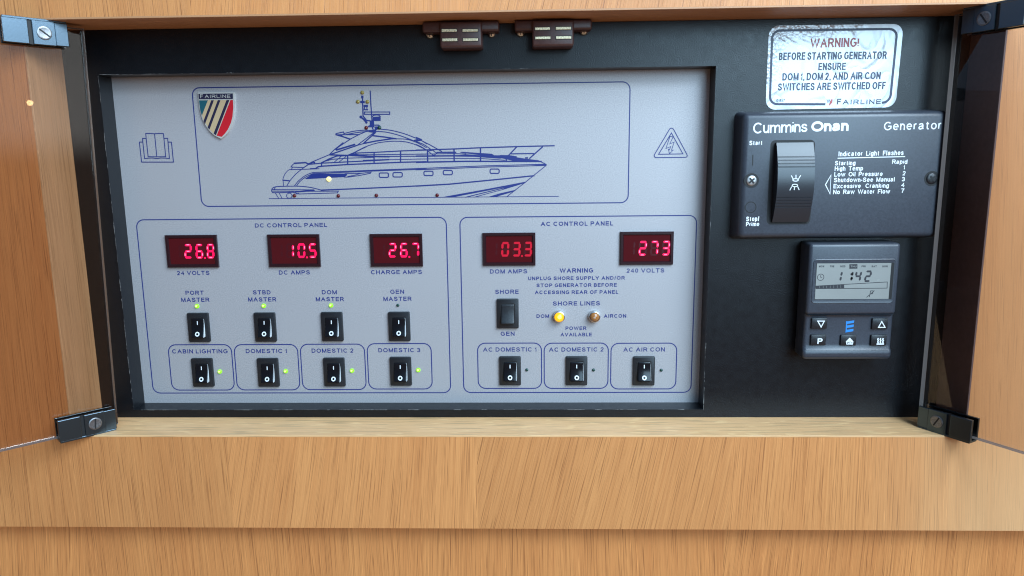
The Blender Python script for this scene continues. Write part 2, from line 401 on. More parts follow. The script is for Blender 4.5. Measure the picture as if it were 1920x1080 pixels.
# centre lines of a plain sans serif alphabet: ink width in capital heights, then strokes in a unit box
GLY = {
 'A': (.92, [[(0, 0), (.5, 1), (1, 0)], [(.19, .36), (.81, .36)]]),
 'B': (.74, [[(0, 0), (0, 1)], [(0, 1), (.6, 1)] + el(.6, .765, .32, .235, 90, -90) + [(0, .53)], [(.55, .53)] + el(.64, .265, .36, .265, 90, -90) + [(0, 0)]]),
 'C': (.88, [el(.53, .5, .53, .5, 42, 318, 20)]), 'D': (.82, [[(0, 0), (0, 1)], [(0, 1), (.42, 1)] + el(.42, .5, .58, .5, 90, -90, 12) + [(0, 0)]]),
 'E': (.72, [[(1, 1), (0, 1), (0, 0), (1, 0)], [(0, .53), (.92, .53)]]), 'F': (.66, [[(1, 1), (0, 1), (0, 0)], [(0, .51), (.86, .51)]]),
 'G': (.9, [el(.52, .5, .52, .5, 45, 312, 20) + [(1, .2), (1, .47), (.56, .47)]]), 'H': (.78, [[(0, 0), (0, 1)], [(1, 0), (1, 1)], [(0, .53), (1, .53)]]),
 'I': (0, [[(.5, 0), (.5, 1)]]), 'K': (.82, [[(0, 0), (0, 1)], [(1, 1), (0, .36)], [(.34, .6), (1, 0)]]), 'L': (.62, [[(0, 1), (0, 0), (1, 0)]]),
 'M': (.93, [[(0, 0), (0, 1)], [(0, 1), (.5, 0), (1, 1)], [(1, 0), (1, 1)]]), 'N': (.78, [[(0, 0), (0, 1)], [(0, 1), (1, 0)], [(1, 0), (1, 1)]]),
 'O': (.95, [el(.5, .5, .5, .5, 0, 360, 26)]), 'P': (.76, [[(0, 0), (0, 1)], [(0, 1), (.62, 1)] + el(.62, .735, .38, .265, 90, -90) + [(0, .47)]]),
 'R': (.82, [[(0, 0), (0, 1)], [(0, 1), (.62, 1)] + el(.62, .745, .35, .255, 90, -90) + [(0, .49)], [(.5, .49), (.7, .36), (1, 0)]]),
 'S': (.8, [_S]), 'T': (.8, [[(0, 1), (1, 1)], [(.5, 1), (.5, 0)]]), 'U': (.78, [[(0, 1), (0, .36)] + el(.5, .36, .5, .36, 180, 360, 12) + [(1, 1)]]),
 'V': (.9, [[(0, 1), (.5, 0), (1, 1)]]), 'W': (1.26, [[(0, 1), (.25, 0), (.5, 1), (.75, 0), (1, 1)]]), 'X': (.88, [[(0, 0), (1, 1)], [(0, 1), (1, 0)]]),
 'Y': (.88, [[(0, 1), (.5, .44), (1, 1)], [(.5, .44), (.5, 0)]]), 'Z': (.78, [[(0, 1), (1, 1), (0, 0), (1, 0)]]),
 '0': (.66, [el(.5, .5, .5, .5, 0, 360, 22)]), '1': (.3, [[(0, .74), (.5, .83), (1, 1), (1, 0)]]),
 '2': (.66, [[(.02, .72), (.08, .88), (.28, .985), (.5, 1), (.76, .97), (.95, .84), (.96, .69), (.86, .53), (.45, .25), (.12, .08), (0, 0), (1, 0)]]),
 '3': (.66, [[(.02, .76), (.1, .9), (.3, .99), (.5, 1), (.76, .96), (.92, .84), (.91, .68), (.76, .56), (.42, .53)], [(.55, .53), (.8, .49), (.98, .36), (1, .24), (.87, .07), (.52, 0), (.22, .03), (.05, .14), (0, .27)]]),
 '4': (.7, [[(.78, 0), (.78, 1), (0, .31), (1, .31)]]), '5': (.66, [[(.92, 1), (.2, 1), (.08, .5), (.3, .61), (.55, .63), (.85, .55), (1, .34), (.95, .17), (.75, .03), (.45, 0), (.15, .06), (0, .24)]]),
 '6': (.66, [[(.95, .78), (.85, .93), (.55, 1), (.25, .9), (.05, .62), (0, .36), (.1, .1), (.35, 0), (.6, 0), (.88, .1), (1, .32), (.9, .52), (.6, .62), (.3, .58), (.04, .38)]]),
 '7': (.66, [[(0, 1), (1, 1), (.6, .55), (.38, 0)]]), '8': (.66, [el(.5, .765, .43, .235, 0, 360, 18), el(.5, .265, .5, .265, 0, 360, 18)]),
 '/': (.34, [[(0, 0), (1, 1)]]), ',': (.06, [[(1, .08), (1, -.02), (0, -.2)]]), '!': (0, [[(.5, 1), (.5, .3)], [(.5, .02), (.5, .12)]]), '-': (.3, [[(0, .36), (1, .36)]]),
 'a': (.66, [[(.05, .53), (.16, .67), (.45, .725), (.75, .68), (.86, .52), (.86, .12), (.98, 0)], [(.86, .44), (.45, .38), (.12, .31), (0, .18), (.09, .04), (.32, 0), (.62, .05), (.86, .24)]]),
 'c': (.62, [el(.53, .3625, .53, .3625, 42, 318, 14)]), 'd': (.64, [el(.48, .3625, .48, .3625, 0, 360, 18), [(1, 1), (1, 0)]]), 'e': (.66, [[(0.02, .38), (1, .38)] + el(.5, .3625, .5, .3625, 8, 318, 16)]),
 'g': (.64, [el(.48, .3625, .48, .3625, 0, 360, 18), [(1, .725), (1, -.02), (.88, -.2), (.5, -.27), (.16, -.21), (.04, -.1)]]), 'h': (.58, [[(0, 0), (0, 1)], _h]),
 'i': (0, [[(.5, 0), (.5, .68)], [(.5, .9), (.5, 1)]]), 'k': (.58, [[(0, 0), (0, 1)], [(.92, .725), (0, .24)], [(.34, .42), (1, 0)]]), 'l': (0, [[(.5, 0), (.5, 1)]]),
 'm': (.98, [[(0, 0), (0, .725)], [(0, .45), (.1, .64), (.26, .725), (.43, .68), (.5, .5), (.5, 0)], [(.5, .45), (.6, .64), (.77, .725), (.93, .68), (1, .5), (1, 0)]]),
 'n': (.58, [[(0, 0), (0, .725)], _h]), 'o': (.68, [el(.5, .3625, .5, .3625, 0, 360, 20)]), 'p': (.64, [[(0, -.27), (0, .725)], el(.52, .3625, .48, .3625, 0, 360, 18)]),
 'r': (.40, [[(0, 0), (0, .725)], [(0, .4), (.2, .62), (.55, .715), (1, .7)]]), 's': (.58, [_sm]), 't': (.46, [[(.42, .95), (.42, .14), (.58, .02), (1, 0)], [(0, .71), (1, .71)]]),
 'u': (.58, [[(0, .725), (0, .24), (.2, .04), (.5, 0), (.86, .1), (1, .3)], [(1, .725), (1, 0)]]), 'v': (.64, [[(0, .725), (.5, 0), (1, .725)]]), 'w': (.98, [[(0, .725), (.25, 0), (.5, .725), (.75, 0), (1, .725)]]),
 'x': (.62, [[(0, 0), (1, .725)], [(0, .725), (1, 0)]]),
}
def text(mb, body, A, B_, cap, Y, bold=0.0, sp=1.12, shear=0.0, mi=0, wt=None):
    """lettering from baseline point A to B_ (x, z) with capitals cap mm high"""
    wt = wt or 0.178 + 1.5 * bold; gap = 0.12 + (sp - 1.0) * 0.55
    L = math.hypot(B_[0] - A[0], B_[1] - A[1]); ux, uz = (B_[0] - A[0]) / L, (B_[1] - A[1]) / L
    adv = []; x = 0.0
    for ch in body:
        if ch == ' ': x += 0.30 + (sp - 1.0) * .5; adv.append(None); continue
        w = max(GLY[ch][0], wt); adv.append((x, w)); x += w + gap
    nat = x - gap; kx = L / (nat * cap)
    for ch, a in zip(body, adv):
        if a is None: continue
        x0, w = a; x0 *= kx * cap; w = w * kx * cap; hw = wt * cap / 2
        for k, st_ in enumerate(GLY[ch][1]):
            cl = math.dist(st_[0], st_[-1]) < 1e-6
            P = []
            for (px, py) in (st_[:-1] if cl else st_):
                gx_ = x0 + hw + px * max(0.0, w - 2 * hw) if GLY[ch][0] else x0 + w / 2; gz = hw + py * (cap - 2 * hw)
                P.append((A[0] + gx_ * ux - gz * uz, A[1] + gx_ * uz + gz * ux))
            if not cl and len(P) > 1:      # square the ends off half a stroke further out
                for i_, j_ in ((0, 1), (-1, -2)):
                    d_ = math.dist(P[i_], P[j_]) or 1; e_ = hw * .98
                    if ch in 'CSGcsaetr2356,i!': e_ = 0.0
                    P[i_] = (P[i_][0] + (P[i_][0] - P[j_][0]) / d_ * e_, P[i_][1] + (P[i_][1] - P[j_][1]) / d_ * e_)
            mb.ribbon(P, wt * cap, Y - 0.003 * k, cl, mi)
def ptext(mb, body, px0, px1, yb, cap, Y, yb1=None, flat=True, **k):
    """the same with pixel measures of the photograph on the plane Y"""
    A = xz(px0, yb, Y); B_ = xz(px1, yb if yb1 is None else yb1, Y); T = xz(px0, yb - cap, Y)
    if flat: zz = (A[1] + B_[1]) / 2; A = (A[0], zz); B_ = (B_[0], zz)
    text(mb, body, A, B_, T[1] - xz(px0, yb, Y)[1], Y, **k)

B = -15.43; FY = -50.11                      # depth of the black board and of the oak face; the grey panel is y = 0
XL, XR, ZB, ZT = -23.4, 578.3, -242.9, 29.1  # the opening in the oak
ZL = -310.8                                  # lower edge of the oak face

# ------------------------------------------------------------------ oak cabinet
cab = thing('oak_cabinet', 'oak veneered cabinet front framing the open recess with the control panel', 'cabinet', (277, FY, -310))
O = (277, FY, -310)
def ring(mb, X0, X1, Z0, Z1, x0, x1, z0, z1, yf, yb):
    o = [(X0, Z0), (X1, Z0), (X1, Z1), (X0, Z1)]; i = [(x0, z0), (x1, z0), (x1, z1), (x0, z1)]
    vs = [(p[0], yf, p[1]) for p in o + i] + [(p[0], yb, p[1]) for p in o + i]
    fs = []
    for k in range(4):
        j = (k + 1) % 4
        fs += [(k, j, 4 + j, 4 + k), (8 + j, 8 + k, 12 + k, 12 + j), (4 + k, 4 + j, 12 + j, 12 + k), (j, k, 8 + k, 8 + j)]
    return mb.add(vs, fs)
ring(MB(), -420, 1000, ZL, 330, XL - 1.2, XR + 1.2, ZB - 1.2, ZT + 1.2, FY, B + 3).build('face_frame', OAK, cab, O)
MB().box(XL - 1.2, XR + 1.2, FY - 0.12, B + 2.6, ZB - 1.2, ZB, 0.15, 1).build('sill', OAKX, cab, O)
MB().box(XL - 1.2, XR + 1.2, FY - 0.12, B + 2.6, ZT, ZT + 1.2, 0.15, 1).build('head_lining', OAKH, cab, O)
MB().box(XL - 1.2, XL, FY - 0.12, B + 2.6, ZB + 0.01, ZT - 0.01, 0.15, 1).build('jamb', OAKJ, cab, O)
MB().box(XR, XR + 1.2, FY - 0.12, B + 2.6, ZB + 0.01, ZT - 0.01, 0.15, 1).build('jamb', JAMBSHADE, cab, O)['label'] = 'jamb with its deep shade painted in as plain dark brown'
MB().box(-420, 1000, FY + 12, FY + 28, -640, ZL + 20).build('lower_panel', OAK2, cab, O)

# ------------------------------------------------------------------ black mounting board with its cut-out
brd = thing('mounting_board', 'black vinyl covered board at the back of the recess, cut out around the grey panel', 'board', (277, B, ZB))
O = (277, B, ZB)
PW, PH = 414.6, 236.9
ring(MB(), XL + 0.3, XR - 0.3, ZB + 0.3, ZT - 0.3, 0, PW, -PH, 0, B, 4.0).build('board', BOARD, brd, O)
mb = MB()
def chips(ax, az, bx, bz, n, big):
    for k in range(n):
        t = random.random(); L = random.uniform(0.6, big); w = random.uniform(0.06, 0.30)
        dx, dz = (1, 0) if az == bz else (0, 1)
        cx, cz = ax + (bx - ax) * t, az + (bz - az) * t
        pts = []
        for i in range(7):
            s_ = (i / 6 - .5) * L
            pts.append((cx + dx * s_ + dz * random.uniform(0, w) * (1 if cx > 200 else -1), cz + dz * s_ + dx * random.uniform(0, w) * (1 if cz > -100 else -1)))
        pts += [(cx + dx * L / 2, cz + dz * L / 2), (cx - dx * L / 2, cz - dz * L / 2)]
        mb.poly(pts, B - 0.03 - 0.0004 * k)
chips(0, -PH + 1, 0, -2, 40, 9); chips(0, -60, 0, -PH + 1, 12, 3); chips(PW, -PH + 1, PW, -190, 12, 6); chips(PW, -PH + 1, PW, -60, 8, 4); chips(1, -PH, PW - 1, -PH, 54, 9); chips(1, 0, 90, 0, 10, 8); chips(90, 0, PW - 60, 0, 7, 6)
mb.build('chipped_edge', EDGE, brd, O)

# ------------------------------------------------------------------ the grey control panel
pan = thing('control_panel', 'silver grey switch panel with a navy line drawing of a motor yacht', 'control panel', (PW / 2, 0, -PH / 2))
O = (PW / 2, 0, -PH / 2)
MB().box(-3, PW + 3, 0, 1.6, -PH - 3, 3).build('faceplate', PANEL, pan, O)
YP = -0.06
# frames printed in line
mb = MB(); LW = 0.74
def prr(l0, l1, r0, r1, t, b, r=5.0):
    xm0 = (l0 + l1) / 2; xm1 = (r0 + r1) / 2; ym = (t + b) / 2; cxm = (xm0 + xm1) / 2
    x0 = xz(xm0, ym, 0)[0]; x1 = xz(xm1, ym, 0)[0]; z1 = xz(cxm, t, 0)[1]; z0 = xz(cxm, b, 0)[1]
    mb.ribbon(rr(x0, z0, x1, z1, r), LW, YP, True)
prr(359.1, 378.4, 1182.1, 1176.9, 159.0, 383.6, 5.2)
prr(255.3, 287.1, 836.9, 844.8, 409.7, 736.6, 5.4)
prr(862.5, 869.2, 1305.9, 1295.8, 405.7, 735.8, 5.4)
for q in ((315.0, 322.7, 433.5, 440.0, 646.3, 731.3), (438.7, 445.0, 557.7, 562.6, 646.0, 731.0), (563.2, 567.3, 683.0, 687.0, 645.3, 730.5), (688.4, 691.5, 808.6, 810.2, 644.2, 729.3),
          (895.3, 896.9, 1015.4, 1015.4, 643.3, 728.2), (1020.3, 1020.5, 1140.4, 1140.0, 643.3, 728.2), (1145.2, 1145.4, 1269.0, 1267.0, 643.5, 729.2)):
    prr(*q, r=5.6)
mb.build('border_lines', INK, pan, O)
# lettering
mb = MB()
for t, x0, x1, yb, cap, bold in (
    ('DC CONTROL PANEL', 478.2, 613.5, 426.1, 7.7, .012), ('24 VOLTS', 332.3, 393, 515.7, 7.8, .006), ('DC AMPS', 523.2, 581.3, 514.7, 7.8, .006), ('CHARGE AMPS', 695.7, 791.3, 514.0, 7.8, .006),
    ('PORT', 348.2, 382.2, 552.8, 7.8, .008), ('MASTER', 340.3, 392.8, 566, 7.9, .008), ('STBD', 474.6, 507.6, 552, 7.8, .008), ('MASTER', 465.7, 518.2, 565.3, 7.9, .008),
    ('DOM', 603.7, 631.8, 551.7, 7.8, .008), ('MASTER', 592.4, 644.8, 564.8, 7.9, .008), ('GEN', 731.9, 757.8, 550.8, 7.8, .008), ('MASTER', 719.1, 771.6, 564.2, 7.9, .008),
    ('CABIN LIGHTING', 323.2, 427.1, 662.6, 7.9, .004), ('DOMESTIC 1', 461.1, 538.2, 662.0, 7.9, .004), ('DOMESTIC 2', 584.6, 662.9, 661.3, 7.9, .004), ('DOMESTIC 3', 709.6, 788.0, 660.4, 7.8, .004),
    ('AC CONTROL PANEL', 1014, 1149.6, 423.3, 8.0, .018), ('DOM AMPS', 918.7, 988.4, 512.8, 8.0, .008), ('240 VOLTS', 1174.9, 1245.5, 511.2, 8.0, .008),
    ('WARNING', 1049.4, 1112.2, 511.2, 8.2, .022), ('UNPLUG SHORE SUPPLY AND/OR', 990.2, 1171.4, 524.9, 6.8, .020), ('STOP GENERATOR BEFORE', 1005.9, 1156.4, 538.0, 6.8, .020), ('ACCESSING REAR OF PANEL', 1002.9, 1159.2, 551.2, 6.8, .020),
    ('SHORE', 928.5, 972.6, 551.0, 8.0, .008), ('GEN', 938.8, 964.8, 629.6, 7.8, .008), ('SHORE LINES', 1036.7, 1124.9, 572.8, 7.9, .010),
    ('DOM', 1006, 1029.6, 596, 6.7, .020), ('AIRCON', 1132.2, 1174, 595.7, 6.7, .020), ('POWER', 1060.4, 1099.3, 618.8, 6.7, .014), ('AVAILABLE', 1051.1, 1109.6, 630.6, 6.7, .014),
    ('AC DOMESTIC 1', 905.9, 1005.8, 659.2, 7.9, .004), ('AC DOMESTIC 2', 1029.5, 1131.8, 659.2, 7.9, .004), ('AC AIR CON', 1168.9, 1246.4, 659.2, 7.9, .004)):
    ptext(mb, t, x0, x1, yb, cap, 0, bold=bold, sp=1.18)
mb.v = [(v[0], v[1] + YP, v[2]) for v in mb.v]
mb.build('lettering', INK, pan, O)

# the yacht, traced as printed lines
mb = MB(); _k = [0]
def tr(crop, pts): 
    ox, oy, sc = crop
    return [xz(ox + p[0] / sc, oy + p[1] / sc, 0) for p in pts]
def ln(crop, pts, w=1.25, closed=False):
    _k[0] += 1; mb.ribbon(tr(crop, pts), w * 0.395, YP - 0.0006 * _k[0], closed)
def fl(crop, pts):
    _k[0] += 1; mb.poly(tr(crop, pts), YP - 0.0006 * _k[0])
def smooth(pts, n=5):
    out = []; P = [pts[0]] + list(pts) + [pts[-1]]
    for i in range(1, len(P) - 2):
        p0, p1, p2, p3 = P[i - 1:i + 3]
        for k in range(n):
            t = k / n
            out.append(tuple(0.5 * (2 * p1[a] + (p2[a] - p0[a]) * t + (2 * p0[a] - 5 * p1[a] + 4 * p2[a] - p3[a]) * t * t + (3 * p1[a] - p0[a] - 3 * p2[a] + p3[a]) * t ** 3) for a in (0, 1)))
    return out + [pts[-1]]
K = (490, 230, 6.1935); Q = (780, 220, 6.354); D = (640, 160, 12.0)
ln((0, 0, 1), [(504.2, 372.4), (1047.6, 368.2)], 1.2)
# bathing platform and stern
ln(K, smooth([(700, 784), (640, 768), (560, 750), (440, 738), (290, 738), (170, 744), (130, 762), (120, 787), (128, 806), (160, 813), (380, 808)]), 1.6)
ln(K, [(150, 775), (165, 745)], 1.4)
ln(K, [(125, 778), (615, 780)], 1.6); ln(K, [(130, 795), (400, 797), (895, 795), (885, 815), (440, 828), (375, 812)], 1.5)
fl(K, [(380, 812), (400, 796), (612, 776), (625, 790), (560, 800), (420, 810)])
ln(K, [(160, 812), (203, 880)]); ln(K, [(205, 812), (242, 880)]); ln(K, [(395, 815), (415, 832), (440, 815)], 1.0)
ln(K, circ(325, 848, 32, 30), 1.3, True)
ln(K, smooth([(258, 737), (255, 690), (250, 662), (270, 605), (300, 565), (325, 545)])); ln(K, [(325, 545), (440, 543), (675, 535)], 1.4)
ln(K, [(253, 668), (335, 676)], 2.2)
ln(K, smooth([(295, 737), (335, 672), (400, 598), (470, 540), (550, 485)]), 1.4)
ln(K, [(565, 536), (635, 533)], 2.4)
ln(K, [(378, 472), (515, 464), (548, 480)], 2.6); ln(K, [(378, 475), (350, 505), (345, 515), (490, 522), (550, 482)], 1.5); ln(K, [(362, 518), (350, 543)], 1.3)
# sheer lines
ln(K, smooth([(385, 735), (430, 678), (500, 622), (560, 592), (605, 578)]) + [(900, 568), (1270, 553), (1920, 528)], 1.5)
ln(K, smooth([(408, 735), (450, 682), (515, 632), (600, 592)]) + [(1000, 575), (1270, 563), (1920, 540)], 1.5)
fl(K, [(508, 650), (595, 595), (985, 590), (1000, 605), (985, 620), (960, 632), (515, 656)])
ln(K, [(970, 592), (1160, 588), (1275, 575), (1268, 588), (1130, 615), (1010, 632), (960, 632)], 1.5); ln(K, [(1000, 625), (1090, 608), (1160, 588)], 1.3)
for c, pts in ((K, ((1423, 610), (1583, 605))), (Q, ((149, 668), (379, 658), (937, 642)))):
    for (cx, cy) in pts: ln(c, rr(cx - 54, cy - 26, cx + 54, cy + 26, 17, 4), 2.0, True)
# topsides
ln(K, [(690, 783), (900, 775), (1310, 758), (1600, 745), (1920, 729)], 2.2)
ln(Q, [(0, 819), (400, 796), (900, 747), (1412, 695)], 2.4)
# side deck
ln(K, [(635, 528), (660, 512), (710, 505), (1000, 486), (1310, 473), (1620, 460), (1920, 453)], 2.3)
ln(Q, [(0, 536), (600, 524), (1500, 526)], 2.6)
ln(K, [(550, 484), (690, 471), (1000, 455), (1310, 440), (1480, 430)], 2.0); ln(K, [(1480, 430), (1920, 421)], 1.3); ln(K, [(1180, 440), (1485, 429)], 2.4)
for a in ([(700, 468), (700, 500)], [(1003, 385), (1003, 487)], [(1310, 350), (1310, 470)], [(1618, 332), (1618, 460)]): ln(K, a, 2.3)
ln(K, [(1090, 353), (1310, 345), (1620, 328), (1920, 318)], 2.0); ln(Q, [(0, 391), (450, 377), (770, 362), (1200, 349), (1652, 338)], 2.2)
# cockpit and arch
ln(K, [(550, 484), (580, 460), (790, 372), (850, 312), (950, 232)], 1.6); ln(K, [(552, 478), (600, 458), (625, 465)], 2.6)
ln(K, [(855, 312), (955, 232)], 2.6); ln(K, [(868, 318), (1092, 251)], 2.8); ln(K, [(870, 300), (1035, 190), (1140, 135), (1235, 95)], 1.6)
ln(K, [(800, 370), (960, 315), (1112, 264)], 2.2); ln(K, [(790, 373), (1000, 380)], 2.4)
ln(K, smooth([(1000, 378), (1080, 345), (1200, 285), (1320, 243), (1440, 222), (1560, 215), (1680, 224), (1790, 255), (1905, 310)]), 1.5)
ln(K, smooth([(1040, 372), (1120, 328), (1220, 280)]), 1.5)
ln(K, smooth([(1112, 264), (1200, 240), (1320, 215), (1450, 195), (1570, 188), (1690, 194), (1800, 228), (1920, 290)]), 1.5)
ln(K, [(1180, 243), (1330, 213), (1520, 186)], 2.4); ln(K, [(1285, 150), (1420, 165), (1570, 188)], 2.4)
ln(K, [(1325, 102), (1112, 264)], 1.6); ln(K, [(1330, 110), (1185, 242)], 2.2)
ln(K, [(860, 135), (880, 124), (955, 108), (962, 135), (915, 152)], 1.8); ln(K, [(862, 138), (940, 160), (1035, 192)], 2.4); ln(K, [(880, 140), (1140, 138)], 1.7)
ln(K, smooth([(960, 126), (1060, 102), (1150, 90), (1240, 86)]), 1.6); ln(K, smooth([(985, 138), (1080, 120), (1170, 107), (1250, 100)]), 1.6)
ln(K, smooth([(1375, 75), (1500, 88), (1640, 122), (1760, 165), (1860, 207)]) + [(1925, 247)], 1.6); ln(K, smooth([(1330, 102), (1450, 110), (1600, 147), (1770, 210)]) + [(1805, 213), (1862, 205), (1840, 185), (1775, 205)], 1.6)
fl(K, [(985, 384), (1010, 372), (1065, 352), (1110, 362), (1200, 378), (1300, 385), (1490, 392), (1490, 404), (1300, 402), (1110, 392)])
ln(K, [(1020, 372), (1310, 372), (1620, 368), (1920, 365)], 1.5); ln(K, [(1130, 386), (1480, 392), (1920, 388)], 1.7)
ln(K, [(695, 468), (790, 420), (880, 386), (1000, 382)], 2.2); ln(K, [(700, 460), (820, 425), (1000, 412), (1310, 402)], 1.5); ln(K, [(850, 455), (935, 385)], 1.3); ln(K, [(905, 455), (985, 392)], 1.3)
# windscreen and foredeck
ln(Q, [(0, 236), (65, 263), (52, 276), (0, 271)], 1.6); ln(Q, [(65, 276), (180, 335), (310, 408)], 1.6); ln(Q, smooth([(0, 287), (90, 322), (165, 372), (190, 392)]), 1.5); ln(Q, smooth([(0, 322), (60, 348), (120, 385)]), 1.4)
ln(Q, [(145, 402), (200, 392), (248, 428), (220, 450), (200, 448)], 1.4, True)
for a in ([(137, 388), (140, 525)], [(453, 378), (455, 522)], [(768, 362), (770, 522)], [(1075, 478), (1075, 518)]): ln(Q, a, 2.5)
fl(Q, [(245, 410), (470, 407), (485, 425), (245, 425)]); fl(Q, [(520, 420), (545, 410), (905, 434), (930, 452), (780, 452)])
fl(Q, [(470, 452), (610, 440), (770, 452), (1000, 452), (1110, 462), (1290, 490), (1450, 510), (1505, 533), (1200, 527), (1030, 490), (770, 470)])
ln(Q, [(0, 462), (450, 458), (700, 462), (1010, 484)], 2.6); ln(Q, [(0, 438), (450, 432), (600, 436)], 1.4); ln(Q, [(0, 497), (500, 490), (800, 492), (1060, 510)], 1.4)
ln(Q, [(1000, 455), (1110, 456), (1200, 470)], 1.8)
ln(Q, [(1450, 512), (1552, 560), (1552, 572), (1300, 775), (1082, 945)], 1.4)
ln(Q, [(0, 611), (800, 578), (1545, 558)], 1.5); ln(Q, [(0, 626), (800, 593), (1548, 573)], 1.5); fl(Q, [(1300, 566), (1548, 558), (1550, 573)])
fl(Q, [(300, 952), (800, 862), (1315, 765), (1305, 782), (860, 872), (425, 955)])
ln(Q, [(590, 952), (1030, 845), (1230, 795)], 1.6); ln(Q, [(690, 952), (1040, 858), (1240, 797)], 1.2); fl(Q, [(1020, 848), (1300, 772), (1290, 785), (1060, 850)])
fl(Q, [(845, 952), (1000, 905), (1200, 860), (1175, 882), (950, 948)])
ln(Q, [(1095, 462), (1200, 352)], 2.3); ln(Q, [(1350, 492), (1512, 348)], 2.3); ln(Q, [(1130, 435), (1408, 431)], 2.0); fl(Q, [(1300, 475), (1335, 475), (1335, 492), (1300, 490)])
# mast
ln(D, [(650, 118), (664, 400), (690, 795)], 2.0); ln(D, [(478, 235), (480, 400), (490, 690), (570, 790), (650, 798)], 2.2)
ln(D, [(472, 230), (474, 292)], 4.2); ln(D, [(425, 375), (527, 375)], 4.0)
fl(D, [(500, 440), (600, 436), (598, 492), (505, 488)]); ln(D, [(525, 490), (515, 548), (605, 550)], 2.0); ln(D, [(575, 490), (580, 548)], 1.6)
ln(D, [(520, 600), (1090, 600), (1090, 652), (520, 652)], 1.7, True)
fl(D, [(705, 712), (860, 700), (888, 730), (885, 802), (705, 802)]); ln(D, smooth([(708, 712), (715, 682), (780, 668), (850, 675), (885, 715)]), 1.6)
fl(D, [(640, 790), (735, 790), (745, 945), (640, 945)]); fl(D, [(600, 912), (640, 895), (640, 945), (605, 945)])
ln(D, [(745, 895), (840, 895), (880, 930), (850, 965), (790, 990), (745, 1000)], 2.0); fl(D, [(745, 930), (815, 920), (820, 975), (760, 990)])
fl(D, [(600, 1005), (785, 1000), (792, 1040), (740, 1070), (625, 1055)]); ln(D, [(700, 945), (740, 1065)], 2.2)
ln(D, [(430, 705), (500, 760), (570, 840)], 3.0); fl(D, circ(440, 712, 34, 34, 10)); fl(D, circ(565, 835, 28, 28, 10))
mb.build('yacht_drawing', INK, pan, O)
# book and high-voltage symbols
mb = MB(); G = (240, 230, 12.0); W = (1210, 230, 13.5)
ln(G, [(400, 245), (500, 243), (600, 250), (700, 243), (800, 247), (850, 765), (650, 768), (455, 765)], 1.5, True); ln(G, [(600, 248), (650, 768)], 1.5)
ln(G, [(410, 356), (328, 356), (375, 806), (470, 797), (560, 795), (650, 808), (740, 795), (840, 797), (935, 808), (895, 352), (815, 352)], 1.5)
ln(G, [(340, 437), (258, 437), (308, 887), (1025, 887), (980, 437), (905, 437)], 1.6)
ln(W, [(615, 160), (640, 142), (665, 140), (695, 150), (720, 180), (1050, 800), (1062, 840), (1045, 870), (1000, 878), (270, 885), (235, 870), (222, 840), (235, 800)], 1.5, True)
ln(W, [(660, 260), (335, 800), (950, 790)], 1.5, True)
ln(W, [(625, 345), (520, 655), (640, 605), (612, 690), (582, 672), (612, 785), (705, 695), (660, 700), (730, 490), (615, 540), (705, 362)], 1.2, True)
mb.build('warning_symbols', INK, pan, O)

# specks of dust and a scratch
mb = MB()
for k in range(46):
    x, z = random.uniform(4, PW - 4), -PH + 2 + (PH - 6) * random.random() ** 1.6; r = random.uniform(0.10, 0.26)
    mb.poly([(x + r * random.uniform(.6, 1.3) * math.cos(a_), z + r * random.uniform(.5, 1.2) * math.sin(a_)) for a_ in (0, 1.2, 2.5, 3.8, 5.1)], -0.03)
mb.ribbon([xz(1256, 622.5, 0), xz(1259, 623.5, 0), xz(1262, 624.6, 0)], .35, -0.04)
mb.build('dust_specks', DUST, pan, O)

def rel(px, py, Y):
    p = at(px, py, Y); return Vector((p[0] - O[0], 0, p[2] - O[2])) * S

# --- shield badge
mb = MB(); H = (350, 150, 8.308); YB = -1.8
def bx(pts): return [xz(H[0] + p[0] / H[2], H[1] + p[1] / H[2], YB) for p in pts]
shield = smooth([(172, 195), (456, 192), (742, 192)], 3) + smooth([(748, 330), (746, 460), (732, 600), (690, 740), (622, 840), (535, 915)], 3) + smooth([(440, 868), (345, 778), (250, 622), (198, 430)], 3)
mb.prism(bx(shield)[::-1], -0.02, YB, 0)
badge = mb.build('shield_badge', SILVER, pan, O); badge['label'] = 'silver rimmed shield badge with teal, gold, navy and red stripes'
def enamel(name, m, polys):
    q = MB()
    for p in polys: q.slab(bx(p), YB + 0.05, YB - 0.10)
    return q.build(name, m, badge, O)
enamel('gold_infill', GOLD, [[(193, 316), (672, 312), (460, 862), (430, 845), (350, 762), (262, 620), (215, 440)]])
def enamel2(name, m, polys, d=0.16):
    q = MB()
    for p in polys: q.slab(bx(p), YB - 0.06, YB - d)
    return q.build(name, m, badge, O)
enamel2('navy_header', NAVY, [[(184, 214), (721, 209), (722, 297), (190, 300)]])
enamel2('teal_enamel', TEAL, [[(193, 317), (331, 316), (238, 556), (212, 465)]])
enamel2('navy_stripe', NAVY, [[(385, 316), (426, 316), (287, 688), (264, 638)]])
enamel2('navy_stripe', NAVY, [[(486, 314), (528, 313), (357, 772), (327, 738)]])
enamel2('navy_stripe', NAVY, [[(622, 312), (667, 311), (457, 862), (421, 832)]])
enamel2('red_enamel', RED, [[(684, 311), (722, 309), (727, 430), (715, 570), (690, 670), (640, 775), (600, 830), (548, 885), (468, 866)]])
q = MB()
def btext(q, s, x0, x1, yb, cap): text(q, s, bx([(x0, yb)])[0], bx([(x1, yb - 2)])[0], cap / H[2] * .39, YB - 0.22, wt=.15, sp=1.25)
btext(q, 'F', 217, 262, 284, 60); btext(q, 'AIRLINE', 285, 684, 282, 48)
q.build('badge_lettering', SILVER, badge, O)

